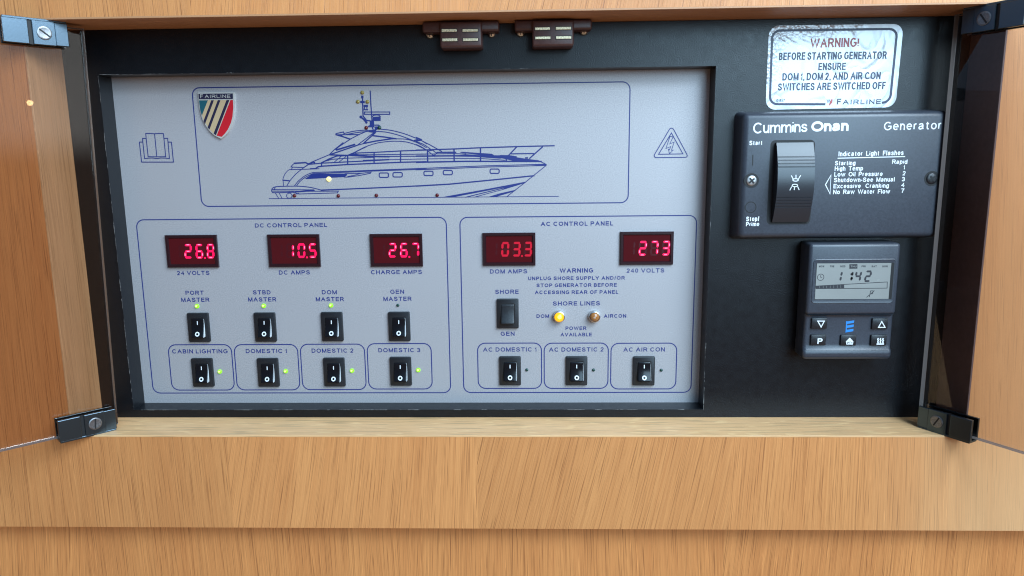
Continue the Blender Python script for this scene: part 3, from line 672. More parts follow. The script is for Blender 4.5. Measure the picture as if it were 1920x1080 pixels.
# --- digital meters
SEGM = {'0': 'abcdef', '1': 'bc', '2': 'abged', '3': 'abgcd', '4': 'fgbc', '5': 'afgcd', '6': 'afgedc', '7': 'abc', '?': 'abgc', '8': 'abcdefg', '9': 'abcdfg'}
def seg_quads(ch, ox, oz, w, h, t, sh, inset=1.0):
    """slab outlines of the lit segments of one digit; origin at its lower left"""
    g = t * 0.18; hh = h / 2; out = []
    def hz(zc): 
        a, b = g + t * .1, w - g - t * .1
        return [(a, zc), (a + t / 2, zc + t / 2), (b - t / 2, zc + t / 2), (b, zc), (b - t / 2, zc - t / 2), (a + t / 2, zc - t / 2)]
    def vt(xc, z0, z1):
        z0 += g; z1 -= g
        return [(xc, z0), (xc - t / 2, z0 + t / 2), (xc - t / 2, z1 - t / 2), (xc, z1), (xc + t / 2, z1 - t / 2), (xc + t / 2, z0 + t / 2)]
    L = {'a': hz(h - t / 2), 'g': hz(hh), 'd': hz(t / 2), 'f': vt(t / 2, hh, h - t / 2), 'e': vt(t / 2, t / 2, hh), 'b': vt(w - t / 2, hh, h - t / 2), 'c': vt(w - t / 2, t / 2, hh)}
    for s_ in SEGM[ch]:
        p = L[s_]; cx = sum(a[0] for a in p) / 6; cz = sum(a[1] for a in p) / 6
        out.append([(ox + cx + (a[0] - cx) * inset + (cz + (a[1] - cz) * inset) * sh, oz + cz + (a[1] - cz) * inset) for a in p])
    return out
MW, MH = 37.6, 23.6
def meter_frame():
    q = MB(); o = [(-MW / 2, -MH / 2), (MW / 2, -MH / 2), (MW / 2, MH / 2), (-MW / 2, MH / 2)]
    rings = []
    for ins, y in ((0, 0), (0, -1.7), (0.35, -2.1), (1.9, -2.1), (2.5, -1.2)):
        rings.append([(p[0] - math.copysign(ins, p[0]), y, p[1] - math.copysign(ins, p[1])) for p in o])
    vs = [v for r in rings for v in r]; fs = []
    for j in range(len(rings) - 1):
        for k in range(4): fs.append((j * 4 + k, j * 4 + (k + 1) % 4, (j + 1) * 4 + (k + 1) % 4, (j + 1) * 4 + k))
    return q.add(vs, fs)
mfr = meter_frame()
for cx, cy, digits, dim, lab in ((359.0, 471.4, '26.8', 0, 'red digital meter reading 26.8 volts'), (550.6, 470.3, '10.5', 0, 'red digital meter reading 10.5 DC amps'), (742.9, 469.4, '26.7', 0, 'red digital meter reading 26.7 charge amps'),
                                 (954.5, 467.6, '03.3', 1, 'dimmer red digital meter reading 03.3 amps'), (1213.0, 465.7, '273', 0, 'red digital meter reading 273 volts')):
    loc = rel(cx, cy, -2)
    q = MB(); q.v = list(mfr.v); q.f = list(mfr.f); q.mi = list(mfr.mi)
    fr = q.build('digital_meter', METERFRAME, pan); fr.location = loc; fr['label'] = lab
    MB().box(-MW / 2 + 2.3, MW / 2 - 2.3, -1.25, -0.3, -MH / 2 + 2.3, MH / 2 - 2.3).build('red_window', METERWIN, fr)
    q = MB(); core = MB(); gh = MB(); yy = -1.30
    ds = [c for c in digits if c != '.']; x = -5.9
    for s_ in seg_quads('1', -16.2 + 2.0, -5.3, 5.6, 10.6, 1.25, 0.05): gh.poly(s_, yy + .01)
    pos = []
    for i, c in enumerate(digits):
        if c == '.':
            q.poly(circ(x - 1.35, -4.9, 0.75, n=10), yy); continue
        pos.append(x)
        for s_ in seg_quads('8', x, -5.3, 5.7, 10.6, 1.3, 0.05): gh.poly(s_, yy + .012)
        for s_ in seg_quads(c, x, -5.3, 5.7, 10.6, 1.6, 0.05): q.poly(s_, yy)
        if not dim:
            for n_, s_ in enumerate(seg_quads(c, x, -5.3, 5.7, 10.6, 1.1, 0.05, 0.45)):
                if random.random() < 0.55: core.poly(s_, yy - .02)
        x += 8.2
    gh.build('unlit_digit', GHOST, fr)
    q.build('lit_digits', SEGDIM if dim else SEG, fr)
    if core.v: core.build('segment_glow', CORE, fr)

# --- rocker switches
def make_rocker(marks):
    W2, H2 = 7.9, 10.95
    q = MB(); q.prism(rr(-W2, -H2, W2, H2, 0.9, 3), 0, -2.1, 0.5, 2)
    bz = q.build('rocker_switch', BLACK, pan, smooth=40)
    q = MB(); q.prism(rr(-5.35, -7.75, 5.35, 7.75, 1.0, 3), -2.0, -2.13, 0); q.build('slot', VOID, bz)
    q = MB()
    prof = [(-1.2, 7.3)]
    for k in range(9):                         # a shallow concave face, upper half pressed in
        t = k / 8; zz = 7.2 - 14.4 * t
        yy = -2.5 - 2.9 * t + 0.75 * math.sin(math.pi * t)
        prof.append((yy, zz))
    prof += [(-1.2, -7.3)]
    q.extrude_x(prof, -4.95, 4.95, 1.0, 4)
    rk_ = q.build('rocker', [GLOSSBLACK, FLANKGLINT] if marks else [BLACK, BLACK], bz, smooth=35)
    for pl in rk_.data.polygons:          # the glint on the flank that stands out of the bezel, painted pale
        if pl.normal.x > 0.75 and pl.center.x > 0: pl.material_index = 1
    if marks:
        def fy(z): 
            t = (7.2 - z) / 14.4; return -2.5 - 2.9 * t + 0.75 * math.sin(math.pi * t) - 0.05
        q = MB(); n = 20; vs = []; fs = []
        for r in (0.85, 1.65):
            for k in range(n):
                a = 2 * math.pi * k / n; zz = -4.3 + r * math.sin(a); vs.append((r * math.cos(a), fy(zz), zz))
        fs = [(k, (k + 1) % n, n + (k + 1) % n, n + k) for k in range(n)]
        q.add(vs, fs); q.build('off_mark', WHITE, bz)
        q = MB(); q.add([(-.32, fy(2.4), 2.4), (.32, fy(2.4), 2.4), (.32, fy(3.7), 3.7), (.32, fy(5.0), 5.0), (-.32, fy(5.0), 5.0), (-.32, fy(3.7), 3.7)], [(0, 1, 2, 5), (5, 2, 3, 4)])
        q.build('on_mark', WHITE, bz)
    return bz
SW = [(371.75, 614.5, 'PORT MASTER'), (496.5, 614, 'STBD MASTER'), (622.3, 613, 'DOM MASTER'), (748.3, 612.7, 'GEN MASTER'), (379.2, 699, 'CABIN LIGHTING'), (502.2, 698.9, 'DOMESTIC 1'), (626.3, 698.3, 'DOMESTIC 2'), (751.1, 696.8, 'DOMESTIC 3'),
      (956.5, 695.9, 'AC DOMESTIC 1'), (1081.2, 695.9, 'AC DOMESTIC 2'), (1207.6, 696.1, 'AC AIR CON')]
proto = None
for x, y, t in SW:
    if proto is None: proto = make_rocker(True); proto.location = rel(x, y, -2)
    else: copy_part(proto, pan, rel(x, y, -2))
sg = make_rocker(False); sg.location = rel(952, 588.4, -2); sg['label'] = 'plain black rocker between SHORE and GEN, without marks'
# --- indicator lights
def dome(r, h):
    return [(r * math.cos(a), -h * math.sin(a)) for a in [math.radians(d) for d in (0, 20, 40, 60, 78)]]
def led(r, m, core=None):
    q = MB(); q.lathe(0, 0, [(r, 0)] + [(p[0], p[1] - .25) for p in dome(r, r * .75)], 18)
    o = q.build('indicator_light', m, pan, smooth=60)
    if core:
        q = MB(); q.lathe(-r * .12, r * .1, [(p[0], p[1] - r * .62 - .2) for p in dome(r * .5, r * .3)], 12); q.build('bright_spot', core, o, smooth=60)
    return o
lit = [(368.5, 574.5), (493.7, 573.8), (620, 573), (411.3, 697.3), (535, 696.5), (659.5, 695.6), (784, 694.5)]
a = led(1.65, LEDON, LEDCORE); a.location = rel(*lit[0], -1); a['label'] = 'lit yellow green indicator'
for p in lit[1:]: copy_part(a, pan, rel(*p, -1))
off = [(745.8, 572.6), (987.8, 693.7), (1113, 693.9), (1240, 694.3)]
a = led(1.15, LEDOFF); a.location = rel(*off[0], -.5); a['label'] = 'unlit dark green indicator'
for p in off[1:]: copy_part(a, pan, rel(*p, -.5))
a = led(1.35, LEDYEL); a.location = rel(679.2, 173.4, -.5); a['label'] = 'unlit yellow indicator on the yacht mast'
for p in ((671, 190.6), (688.9, 190.6)): copy_part(a, pan, rel(*p, -.5))
a = led(1.3, LEDRED); a.location = rel(686.6, 239.3, -.5); a['label'] = 'unlit red indicator on the yacht drawing'
for p in ((552, 366.9), (634.3, 367.1), (705.6, 366.4), (819.6, 366)): copy_part(a, pan, rel(*p, -.5))
a = led(1.3, LEDOFF); a.location = rel(711.3, 239.3, -.5)
a = led(1.75, LEDWARM, LEDWARM); a.location = rel(616, 335.8, -1); a['label'] = 'lit yellow white indicator on the yacht hull'
# --- neon lamps
def neon(x, y, lens, core, lab):
    loc = rel(x, y, -5)
    q = MB(); q.lathe(0, 0, [(4.3, 0), (4.3, -3.6), (4.0, -4.3), (3.5, -4.5), (3.3, -4.2), (3.2, -3.2)], 32)
    o = q.build('neon_lamp', CHROME, pan, smooth=40); o.location = loc; o['label'] = lab
    q = MB(); q.lathe(0, 0, [(3.25, -3.0), (3.2, -4.4)] + [(p[0], p[1] - 4.6) for p in dome(3.0, 1.5)], 32); q.build('lens', lens, o, smooth=50)
    if core: q = MB(); q.lathe(0.2, 0.2, [(p[0], p[1] - 5.9) for p in dome(1.5, .45)], 16); q.build('filament_glow', core, o, smooth=60)
    else: q = MB(); q.lathe(-.2, -.2, [(p[0], p[1] - 5.85) for p in dome(1.0, .4)], 16); q.build('lens_tip', plain('lens_tip', (0.42, 0.28, 0.2), 0.15), o, smooth=60)
neon(1048.6, 594.9, AMBERON, AMBERCORE, 'lit amber lamp beside DOM')
neon(1115.2, 594.9, AMBEROFF, None, 'unlit brown amber lamp beside AIRCON')

# ------------------------------------------------------------------ screws shared by the fittings
def screw_mesh(cx, cz, y0, r, h, kind, ang, name, m, parent, O_):
    q = MB(); q.lathe(cx, cz, [(r, y0)] + [(p[0], y0 + p[1] - .2) for p in dome(r, h)], 24); s_ = q.build(name, m, parent, O_, smooth=60)
    return s_
# ------------------------------------------------------------------ magnetic catches
def catch(label, fx0, fx1, fy0, fy1, bx0, bx1, by1, plates, screws):
    yf = B - 11.5; yb2 = B - 15.0
    x0, z1 = xz(fx0, fy0, yf); x1, z0 = xz(fx1, fy1, yf); z1 = min(z1, ZT - 0.4)
    u0, w1 = xz(bx0, by1, yb2); u1, _ = xz(bx1, by1, yb2)
    O_ = ((x0 + x1) / 2, B, z1)
    t = thing('magnetic_catch', label, 'magnetic catch', O_, 'brown magnetic door catches under the oak rail')
    MB().box(x0, x1, yf, B - .05, z0, z1, 1.4, 3).build('flange', BROWN, t, O_, smooth=40)
    MB().box(u0, u1, yb2, B - .06, w1, z1 - 1.0, 1.5, 3).build('body', BROWN, t, O_, smooth=40)
    for (a0, a1, b0, b1) in plates:
        p0 = xz(a0, b0, yb2); p1 = xz(a1, b1, yb2)
        MB().box(p0[0] - .35, p1[0] + .35, yb2 - .03, yb2 + 1, p1[1] - .35, p0[1] + .35, 0).build('magnet_slot', VOID, t, O_)
        MB().box(p0[0], p1[0], yb2 - .5, yb2 + 1, p1[1], p0[1], .2, 2).build('magnet_plate', BRASS, t, O_)
    for (sx, sy) in screws:
        c = xz(sx, sy, B - 2.5)
        sc = screw_mesh(c[0], c[1], B - .05, 3.3, 3.0, 0, 0, 'screw', CHROME, t, O_)
        q = MB(); q.box(c[0] - 1.6, c[0] + 1.6, B - 3.35, B - 2.6, c[1] - .3 - .8, c[1] + .3 - .8); q.box(c[0] - .3, c[0] + .3, B - 3.34, B - 2.6, c[1] - 2.4, c[1] + .8); q.build('cross_slot', VOID, sc, O_)
catch('brown plastic magnetic catch, the one nearer the yacht mast', 791, 936, 35, 58, 825, 904, 89.5,
      [(828, 856, 54.8, 59.8), (867, 895.8, 54.8, 59.6), (829, 857.3, 72.2, 77.3), (868, 896, 72, 77)], [(806, 62.5), (921.5, 60.5)])
catch('brown plastic magnetic catch, the one nearer the foil warning sticker', 964.5, 1110, 31.5, 55, 998, 1076, 87,
      [(1003, 1031, 51.5, 56.3), (1042, 1070.5, 50.6, 55.6), (1003.3, 1032, 68.8, 73.5), (1042.3, 1071, 68, 73)], [(976.5, 59), (1095, 56)])

# ------------------------------------------------------------------ foil warning sticker
SK = (1400, 0, 3.692); YS = B - 0.25
def sx(px, py): return xz(SK[0] + px / SK[2], SK[1] + py / SK[2], YS)
O = (*at(1565, 125, YS),)
st = thing('warning_sticker', 'crinkled silver foil sticker warning to switch off before starting the generator', 'sticker', O)
def quadrr(tl, tr_, br, bl, r, n=6):
    """a rounded quadrilateral by bilinear mapping"""
    w = (math.dist(tl, tr_) + math.dist(bl, br)) / 2; h = (math.dist(tl, bl) + math.dist(tr_, br)) / 2
    out = []
    for x, z in rr(0, 0, w, h, r, n):
        u, v = x / w, z / h
        out.append(tuple((bl[i] * (1 - u) + br[i] * u) * (1 - v) + (tl[i] * (1 - u) + tr_[i] * u) * v for i in (0, 1)))
    return out
MB().slab(quadrr(sx(155, 178), sx(1087, 165), sx(1030, 742), sx(130, 760), 6.5), B - .02, YS).build('foil', FOIL, st, O)
mb = MB(); c4 = (sx(178, 212), sx(1043, 200), sx(992, 710), sx(160, 722))
full = quadrr(*c4, 5.0)   # starts on the right side, runs over the top, left, bottom
bl_end = sx(545, 722); br_start = sx(935, 712)
path = [br_start] + full[21:28] + full[0:21] + [bl_end]
mb.ribbon(path, 1.5, YS - .05)
mb.build('border_line', STICKERNAVY, st, O)
mb = MB()
def stext(q, s, x0, x1, yb0, yb1, cap, **k):
    A, Bp = sx(x0, yb0), sx(x1, yb1); text(q, s, A, Bp, cap / SK[2] * .372, YS - .06, **k)
stext(mb, 'BEFORE STARTING GENERATOR', 222, 968, 417, 408, 48, sp=1.0, bold=.004); stext(mb, 'ENSURE', 495, 685, 487, 484, 46, sp=1.0, bold=.004)
stext(mb, 'DOM 1, DOM 2, AND AIR CON', 246, 926, 558, 549, 47, sp=1.0, bold=.004); stext(mb, 'SWITCHES ARE SWITCHED OFF', 215, 960, 628, 617, 47, sp=1.0, bold=.004)
stext(mb, '101857', 202, 263, 705, 704, 17, sp=1.0); stext(mb, 'F', 624, 652, 724, 724, 38, bold=.01); stext(mb, 'AIRLINE', 664, 928, 724, 720, 31, bold=.01, sp=1.25)
for x in (553, 561, 569): mb.poly([sx(x, 688), sx(x + 5, 688), sx(x + 10, 716), sx(x + 7, 712)], YS - .05)
mb.build('lettering', STICKERNAVY, st, O)
mb = MB(); stext(mb, 'WARNING!', 440, 775, 331, 325, 58, sp=1.0)
mb.poly([sx(584, 687), sx(596, 687), sx(592, 712), sx(572, 732), (sx(570, 722))], YS - .05); mb.build('red_lettering', STICKERRED, st, O)

# ------------------------------------------------------------------ generator remote
GC = (1360, 180, 3.857); YG = B - 15.0
def gx(px, py): return xz(GC[0] + px / GC[2], GC[1] + py / GC[2], YG)
fx0 = (gx(140, 500)[0] + gx(115, 900)[0]) / 2; fx1 = xz(1777, 230, YG)[0]; fz1 = gx(800, 122)[1]; fz0 = gx(800, 1018)[1]
O = ((fx0 + fx1) / 2, B, fz0)
gen = thing('generator_control', 'black generator start and stop box with white lettering and one tall rocker', 'generator control', O)
mb = MB(); mb.prism([(fx0 - 1.2, fz0 - .2), (fx1 + 1.2, fz0 - .2), (fx1 + 1.2, fz1 + .2), (fx0 - 1.2, fz1 + .2)], B - .04, YG, 3.2, 4, grow=2.2)
mb.build('housing', GREYBLACK, gen, O, smooth=50)
mb = MB(); YT = YG - .05
def gtext(s, x0, x1, yb0, yb1, cap, **k):
    A, Bp = gx(x0, yb0), gx(x1, yb1); text(mb, s, A, Bp, cap / GC[2] * .358, YT, **k)
gtext('Cummins', 200, 592, 272, 260, 74, sp=0.90, wt=.14); gtext('Onan', 620, 890, 258, 252, 70, sp=0.86, wt=.235); gtext('Generator', 1145, 1562, 249, 240, 58, sp=1.1, wt=.14)
gtext('Start', 173, 268, 356, 354, 31, sp=1.1, bold=.006); gtext('Stop/', 150, 244, 906, 904, 33, sp=1.05, bold=.006); gtext('Prime', 149, 245, 942, 940, 30, sp=1.05, bold=.006)
gtext('Indicator  Light  Flashes', 818, 1288, 436, 427, 33, sp=1.05)
mb.ribbon([gx(812, 450), gx(1300, 438)], .55, YT)
for s, x0, x1, yb, n, nx0, nx1, nyb in (('Starting', 792, 940, 502, 'Rapid', 1205, 1315, 491), ('High  Temp', 790, 995, 541, '1', 1288, 1297, 530), ('Low  Oil  Pressure', 787, 1137, 583, '2', 1281, 1302, 574),
        ('Shutdown-See  Manual', 784, 1223, 624, '3', 1275, 1297, 617), ('Excessive   Cranking', 781, 1182, 668, '4', 1271, 1294, 659), ('No  Raw  Water  Flow', 779, 1190, 710, '7', 1270, 1292, 700)):
    gtext(s, x0, x1, yb, yb - (x1 - x0) * .012, 31, sp=1.03); gtext(n, nx0, nx1, nyb, nyb, 30, sp=1.03)
mb.ribbon([gx(764, 572), gx(724, 641), gx(757, 708)], .6, YT, True)
mb.build('lettering', WHITE, gen, O)
mb = MB(); mb.ribbon([gx(199, 425), gx(197, 503)], .7, YT)
c = gx(183, 805); mb.ribbon(circ(c[0], c[1], 3.5, n=28), .6, YT - .002, True); mb.build('engraved_mark', VOID, gen, O)
# the tall rocker; a flat dark plate paints the shade of its cut-out
a0 = gx(322, 330); a1 = gx(640, 330); b0 = gx(303, 925); b1 = gx(622, 925)
rx0, rx1 = (a0[0] + b0[0]) / 2, (a1[0] + b1[0]) / 2; rz1 = gx(490, 318)[1]; rz0 = gx(460, 928)[1]
MB().prism(rr(rx0, rz0, rx1, rz1, 3.0), YG + .2, YG - .03).build('opening_shade_plate', VOID, gen, O)
px0 = rx0 + 3.0; px1 = rx1 - 2.0; pz1 = rz1 - 1.7; pz0 = rz0 + 1.7; ph = pz1 - pz0; zc = (pz0 + pz1) / 2
def gface(z):
    t = (z - zc) / (ph / 2); return YG - 8.4 + 6.2 * t * t - 0.25 * t
prof = [(YG + .2, pz1)]; marks = [gx(0, v)[1] for v in (446, 470, 493, 517)] + [gx(0, v)[1] for v in (735, 757, 780, 802)]
zs = sorted({pz1 - .01, pz0 + .01, *[pz1 - ph * k / 24 for k in range(1, 24)]}, reverse=True)
zs = [z for z in zs if all(abs(z - m_) > .75 for m_ in marks)] + [m_ + d for m_ in marks for d in (.35, .12, -.12, -.35)]
for z in sorted(zs, reverse=True):
    cut = any(abs(z - m_) < .2 for m_ in marks); prof.append((gface(z) + (.35 if cut else 0), z))
prof.append((YG + .2, pz0))
rk = MB().extrude_x(prof, px0, px1).build('generator_rocker', ROCKERGLOSS, gen, O, smooth=25)
mb = MB(); 
def rp(px, py):
    p = gx(px, py); z = p[1]; 
    # slide the pixel on to the rocker face
    yy = gface(z) - .06; q = xz(GC[0] + px / GC[2], GC[1] + py / GC[2], yy); return (q[0], gface(q[1]) - .06, q[1])
def rline(pts, w=.5, closed=False):
    P = [rp(*p) for p in pts]; n0 = len(mb.v); mb.ribbon([(p[0], p[2]) for p in P], w, 0, closed)
    for i in range(n0, len(mb.v)): v = mb.v[i]; mb.v[i] = (v[0], gface(v[2]) - .06, v[2])
rline(circ(508, 607, 20, 9, 16), .5, True); rline([(478, 575), (490, 600)]); rline([(511, 570), (511, 595)]); rline([(545, 573), (529, 600)])
rline(circ(503, 647, 20, 9, 16), .5, True); rline([(480, 655), (466, 682)]); rline([(500, 657), (498, 680)]); rline([(523, 655), (534, 680)])
mb.build('lamp_symbol', WHITE, rk)
for o in rk.children:
    for v in o.data.vertices: v.co -= Vector(O) * S
for (cx, cy, m, r) in ((189, 612, WORNSTEEL, 3.4), (1493, 597, BLACK, 3.6)):
    c = gx(cx, cy)
    q = MB(); q.lathe(c[0], c[1], [(4.9, YG - .03), (4.8, YG - .06)], 28); q.build('screw_hole', VOID, gen, O)
    s_ = screw_mesh(c[0], c[1], YG - .05, r, .7, 0, 0, 'screw', m, gen, O)
    q = MB()
    for ang in (40, 130):
        d = Vector((math.cos(math.radians(ang)), math.sin(math.radians(ang)))); q.ribbon([(c[0] - d.x * 2.2, c[1] - d.y * 2.2), (c[0] + d.x * 2.2, c[1] + d.y * 2.2)], 1.15, YG - 1.06 - ang * .0004)
    q.build('cross_slot', VOID, s_, O)

# ------------------------------------------------------------------ heater timer
TC = (1460, 440, 4.32); YU = B - 18.0; YK = B - 15.5
def tx(px, py, Y): return xz(TC[0] + px / TC[2], TC[1] + py / TC[2], Y)
tx0 = (tx(262, 120, YU)[0] + tx(215, 600, YU)[0]) / 2; tx1 = (tx(1000, 100, YU)[0] + tx(948, 600, YU)[0]) / 2
tz1 = tx(600, 72, YU)[1]; tzs = tx(600, 650, YU)[1]; tz0 = tx(560, 1008, YK)[1]; tzr = tx(560, 912, YK)[1]
O = ((tx0 + tx1) / 2, B, tz0)
tm = thing('heater_timer', 'black heater timer with a grey clock display and five small keys', 'timer', O)
MB().extrude_x([(B - .04, tz0 + .5), (YK, tz0), (YK - 1.6, tz0 + 2.2), (YK - 1.6, tzr - 2.0), (YK, tzr), (YK, tzs), (YU, tzs), (YU, tz1), (B - .04, tz1 + .6)], tx0, tx1, 2.3, 4).build('housing', GREYBLACK, tm, O, smooth=50)
# display
d0 = tx(262, 555, YU); d1 = tx(965, 200, YU)
fx_ = ((tx(285, 205, YU)[0] + tx(255, 550, YU)[0]) / 2, (tx(968, 200, YU)[0] + tx(918, 550, YU)[0]) / 2)
mb = MB(); outer = rr(fx_[0], tx(600, 558, YU)[1], fx_[1], tx(600, 197, YU)[1], 2.6); inner = rr(fx_[0] + .45, tx(600, 558, YU)[1] + .45, fx_[1] - .45, tx(600, 197, YU)[1] - .45, 2.2)
n = len(outer); vs = [(p[0], YU - .02, p[1]) for p in outer] + [(p[0], YU - .30, p[1]) for p in inner]; inner2 = rr(fx_[0] + 1.6, tx(600, 558, YU)[1] + 1.6, fx_[1] - 1.6, tx(600, 197, YU)[1] - 1.6, 1.2); vs += [(p[0], YU - .05, p[1]) for p in inner2]
mb.add(vs, [(i, (i + 1) % n, n + (i + 1) % n, n + i) for i in range(n)] + [(n + i, n + (i + 1) % n, 2 * n + (i + 1) % n, 2 * n + i) for i in range(n)] + [tuple(2 * n + i for i in range(n))])
frm = mb.build('display_frame', GREYBLACK, tm, O, smooth=40)
lx0 = (tx(307, 230, YU)[0] + tx(290, 522, YU)[0]) / 2; lx1 = (tx(945, 230, YU)[0] + tx(915, 522, YU)[0]) / 2; lz1 = tx(600, 228, YU)[1]; lz0 = tx(600, 524, YU)[1]
MB().box(lx0, lx1, YU - .10, YU + .5, lz0, lz1).build('display_surround', VOID, frm, O)
MB().box(lx0 + .25, lx1 - 2.4, YU - .14, YU + .5, lz0 + .25, lz1 - .25).build('lcd_screen', LCD, frm, O)
mb = MB(); YD = YU - .18; cap_k = .355
def ttext(q, s, x0, x1, yb, cap, Y, **k):
    text(q, s, tx(x0, yb, Y), tx(x1, yb, Y), cap / TC[2] * cap_k, Y, **k)
for s, x0, x1 in (('Mon', 326, 368), ('Tue', 415, 450), ('Wed', 497, 540), ('Fri', 671, 705), ('Sat', 752, 794), ('Sun', 838, 882)): ttext(mb, s.upper(), x0, x1, 264, 15, YD, bold=.03)
mb.poly([tx(573, 240, YD), tx(638, 238, YD), tx(638, 275, YD), tx(573, 276, YD)], YD)
c = tx(340, 345, YD); mb.ribbon(circ(c[0], c[1], 2.15, n=24), .35, YD, True); mb.ribbon([(c[0], c[1] + 1.5), (c[0], c[1]), (c[0] + 1.0, c[1] - .1)], .32, YD - .002)
p0 = tx(452, 384, YD); DH = tx(452, 290, YD)[1] - p0[1]
for ch, x in (('1', 452), ('1', 540), ('4', 608), ('2', 688)):
    q0 = tx(x, 384, YD)
    for s_ in seg_quads(ch, q0[0], q0[1], 4.3, DH, 1.3, 0.12): mb.poly(s_, YD)
for cy in (320, 353): c = tx(592, cy, YD); mb.poly(circ(c[0], c[1], .85, n=10), YD)
mb.ribbon([tx(303, 416, YD), tx(880, 383, YD), tx(878, 433, YD), tx(303, 437, YD)], .42, YD - .003, True)
for k in range(8):
    xa = 305 + k * 28.5; xb = xa + 26; f = lambda x: 416 - (x - 303) * .057
    mb.poly([tx(xa, f(xa), YD), tx(xb, f(xb), YD), tx(xb, 436, YD), tx(xa, 437, YD)], YD)
mb.ribbon([tx(735, 505, YD), tx(745, 455, YD), tx(765, 455, YD), tx(762, 478, YD), tx(740, 480, YD)], .42, YD - .004); mb.ribbon([tx(712, 508, YD), tx(776, 453, YD)], .42, YD - .006)
mb.build('lcd_segments', LCDINK, frm, O)
mb = MB(); ttext(mb, 'THU', 582, 629, 264, 14, YD - .02, bold=.01); mb.build('lcd_day_mark', LCD, frm, O)
# keys
YB2 = YK - 1.6
def key(x0, x1, y0, y1, draw):
    a_ = tx(x0, y1, YB2); b_ = tx(x1, y0, YB2)
    k = MB().box(a_[0], b_[0], YB2, YK + .3, a_[1], b_[1], .5, 2).build('key', BLACK, tm, O, smooth=40)
    global mb
    mb = MB(); draw((x0 + x1) / 2, (y0 + y1) / 2); mb.build('key_symbol', WHITE, k, O)
YY = YB2 - .06
def tl(pts, w=.55, closed=False): mb.ribbon([tx(p[0], p[1], YY) for p in pts], w, YY - .0008 * len(mb.v) / 8, closed)
key(265, 398, 675, 763, lambda x, y: tl([(317, 700), (370, 700), (344, 748)], .65, True))
key(755, 890, 678, 767, lambda x, y: tl([(809, 751), (862, 751), (835, 703)], .65, True))
def kp(x, y): ttext(mb, 'P', 313, 354, 885, 48, YY, bold=.02)
key(258, 388, 810, 898, kp)
def kh(x, y):
    tl([(548, 866), (576, 838), (602, 866), (598, 887), (552, 887)], .5, True); tl([(556, 872), (576, 850), (595, 872)], .9); tl([(558, 884), (594, 884)], .6)
    tl([(565, 885), (576, 864), (588, 885)], .5)
key(500, 633, 812, 900, kh)
def kw(x, y):
    for d in (0, 20, 40): tl([(808 + d, 838), (802 + d, 848), (808 + d, 858), (802 + d, 868), (808 + d, 880)], .8)
    tl([(793, 886), (852, 886)], .9)
key(745, 880, 812, 900, kw)
mb = MB()
for (xa, xb, y) in ((549, 612, 708), (546, 609, 741), (543, 606, 776)):
    mb.poly([tx(xa, y - 4, YK), tx(xb, y - 14, YK), tx(xb - 3, y + 6, YK), tx(xa - 3, y + 16, YK)], YK - .06)
mb.ribbon([tx(551, 700, YK), tx(546, 792, YK)], .7, YK - .065); mb.build('maker_logo', BLUELOGO, tm, O)

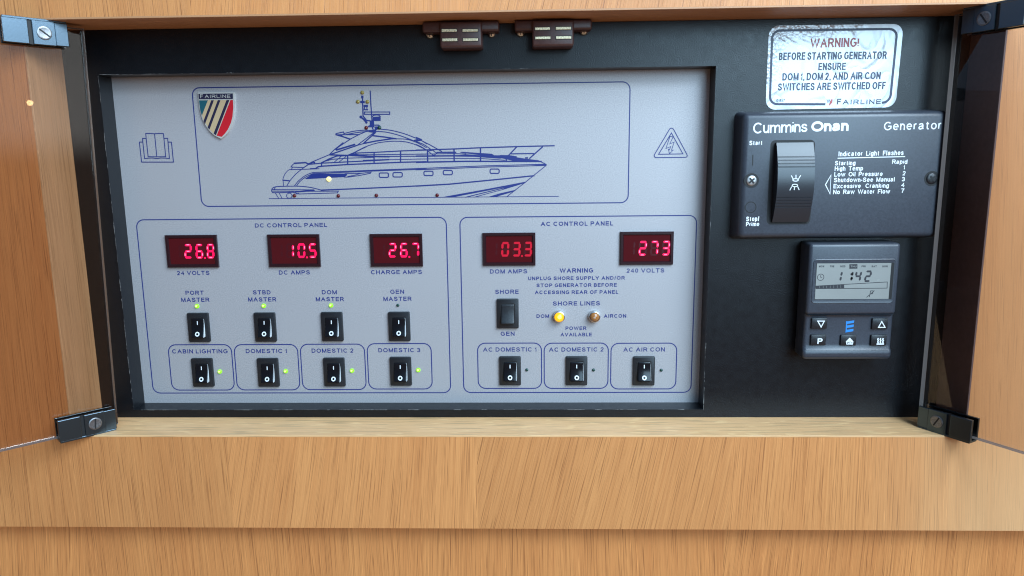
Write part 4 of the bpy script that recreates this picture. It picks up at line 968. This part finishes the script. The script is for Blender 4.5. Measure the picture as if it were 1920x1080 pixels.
# ------------------------------------------------------------------ tinted glass doors
def door(label, hx, hy, dx, dy, lean, clips, group):
    """hinge-side edge at (hx, hy); the pane runs outward along (dx, dy)"""
    L = math.hypot(dx, dy); dx, dy = dx / L, dy / L; nx, ny = -dy, dx
    if ny > 0: nx, ny = -nx, -ny                                   # normal toward the viewer
    O_ = (hx, hy, ZB); t = thing('glass_door', label, 'glass door', O_, group)
    Z0, Z1 = ZB + 3.0, ZT - 2.5
    def P(s, n_, z): return (hx + dx * s + nx * n_, hy + dy * s + ny * n_, z)
    T2 = 2.6
    def pbox(q, s0, s1, n0, n1, z0, z1, bev=0, seg=2, lean_=0.0):
        bm = bmesh.new(); bmesh.ops.create_cube(bm, size=1)
        for v in bm.verts: v.co = ((s0 + s1) / 2 + v.co.x * (s1 - s0), (n0 + n1) / 2 + v.co.y * (n1 - n0), (z0 + z1) / 2 + v.co.z * (z1 - z0))
        if lean_:
            for v in bm.verts:
                if v.co.x < s1 - 1: v.co.x += lean_ * (v.co.z - z0) / (z1 - z0)
        if bev: bmesh.ops.bevel(bm, geom=bm.edges[:], offset=bev, segments=seg, affect='EDGES', profile=0.5)
        for v in bm.verts: v.co = P(v.co.x, v.co.y, v.co.z)
        bmesh.ops.recalc_face_normals(bm, faces=bm.faces[:])
        return q.bm(bm)
    q = pbox(MB(), 0, 296, -T2, T2, Z0, Z1, 0.5, 2, lean)
    pane = q.build('glass_pane', [GLASS, GLASSEDGE], t, O_)
    # ground edges read as grey strips
    for pl in pane.data.polygons:
        n_ = pl.normal
        if abs(n_.x * nx + n_.y * ny) < 0.9: pl.material_index = 1
    for (s0, z0, z1, ang, flip) in clips:
        s1 = s0 + 35; g = T2 + .1
        cl = pbox(MB(), s0, s1, -g - 1.9, -g, z0, z1, .3, 2).build('hinge_clip', HINGEBLACK, t, O_)
        q = MB()
        # the front cheek in three blocks: pivot end, screw block, outer block
        pbox(q, s0 + .1, s0 + 7.2, g, g + 2.0, z0 + .3, z1 - .3, .35, 2); pbox(q, s0 + 7.1, s0 + 19.4, g, g + 2.3, z0, z1, .35, 2)
        q.build('screw_cheek', HINGEBLACK, cl, O_)
        pbox(MB(), s0 + 19.2, s0 + 21.8, g, g + 1.1, z0, z1).build('cheek_groove', VOID, cl, O_)
        pbox(MB(), s0 + 21.6, s1, g, g + 2.3, z0, z1, .35, 2).build('outer_cheek', HINGEBLACK, cl, O_)
        zz = (z0 - 1.2, z0 + .2) if flip else (z1 - .2, z1 + 1.2)
        pbox(MB(), s0 + .5, s1 - .5, -g - 1.7, g + 1.9, *zz, .3, 2).build('clip_bridge', HINGEBLACK, cl, O_)
        zm = (z0 + z1) / 2; q = MB(); sc = s0 + 13.2; n = 26
        prof = [(4.1, g + 2.2), (4.1, g + 2.75), (3.7, g + 2.95), (3.0, g + 2.85)]
        vs = [P(sc + r * math.cos(2 * math.pi * k / n), y, zm + r * math.sin(2 * math.pi * k / n)) for r, y in prof for k in range(n)]
        fs = [(j * n + k, j * n + (k + 1) % n, (j + 1) * n + (k + 1) % n, (j + 1) * n + k) for j in range(3) for k in range(n)] + [tuple(3 * n + k for k in range(n))]
        q.add(vs, fs); q.build('clip_screw', DULLSTEEL, cl, O_, smooth=40)
        ca, sa = math.cos(math.radians(ang)), math.sin(math.radians(ang)); q = MB()
        q.add([P(sc + a_ * ca - b_ * sa, g + 2.93, zm + a_ * sa + b_ * ca) for a_, b_ in ((-3.7, -.5), (3.7, -.5), (3.7, .5), (-3.7, .5))], [(0, 1, 2, 3)])
        q.build('screw_slot', VOID, cl, O_)
    # pivot pins into sill and head
    return t
GRP = 'tinted glass doors opened outward'
door('tinted glass door swung open on the jamb beside the meters and yacht drawing', -0.8, -35.5, -0.695, -0.719, -5.5,
     [(1.5, ZB + .9, ZB + 15.6, 95, True), (4.5, ZT - 15.4, ZT - .9, 38, False)], GRP)
door('tinted glass door swung open on the jamb beside the generator control and heater timer', 559.0, -31.0, 0.522, -0.853, 0.0,
     [(1.0, ZB + .9, ZB + 15.6, 62, True), (6.0, ZT - 15.6, ZT - .9, -55, False)], GRP)
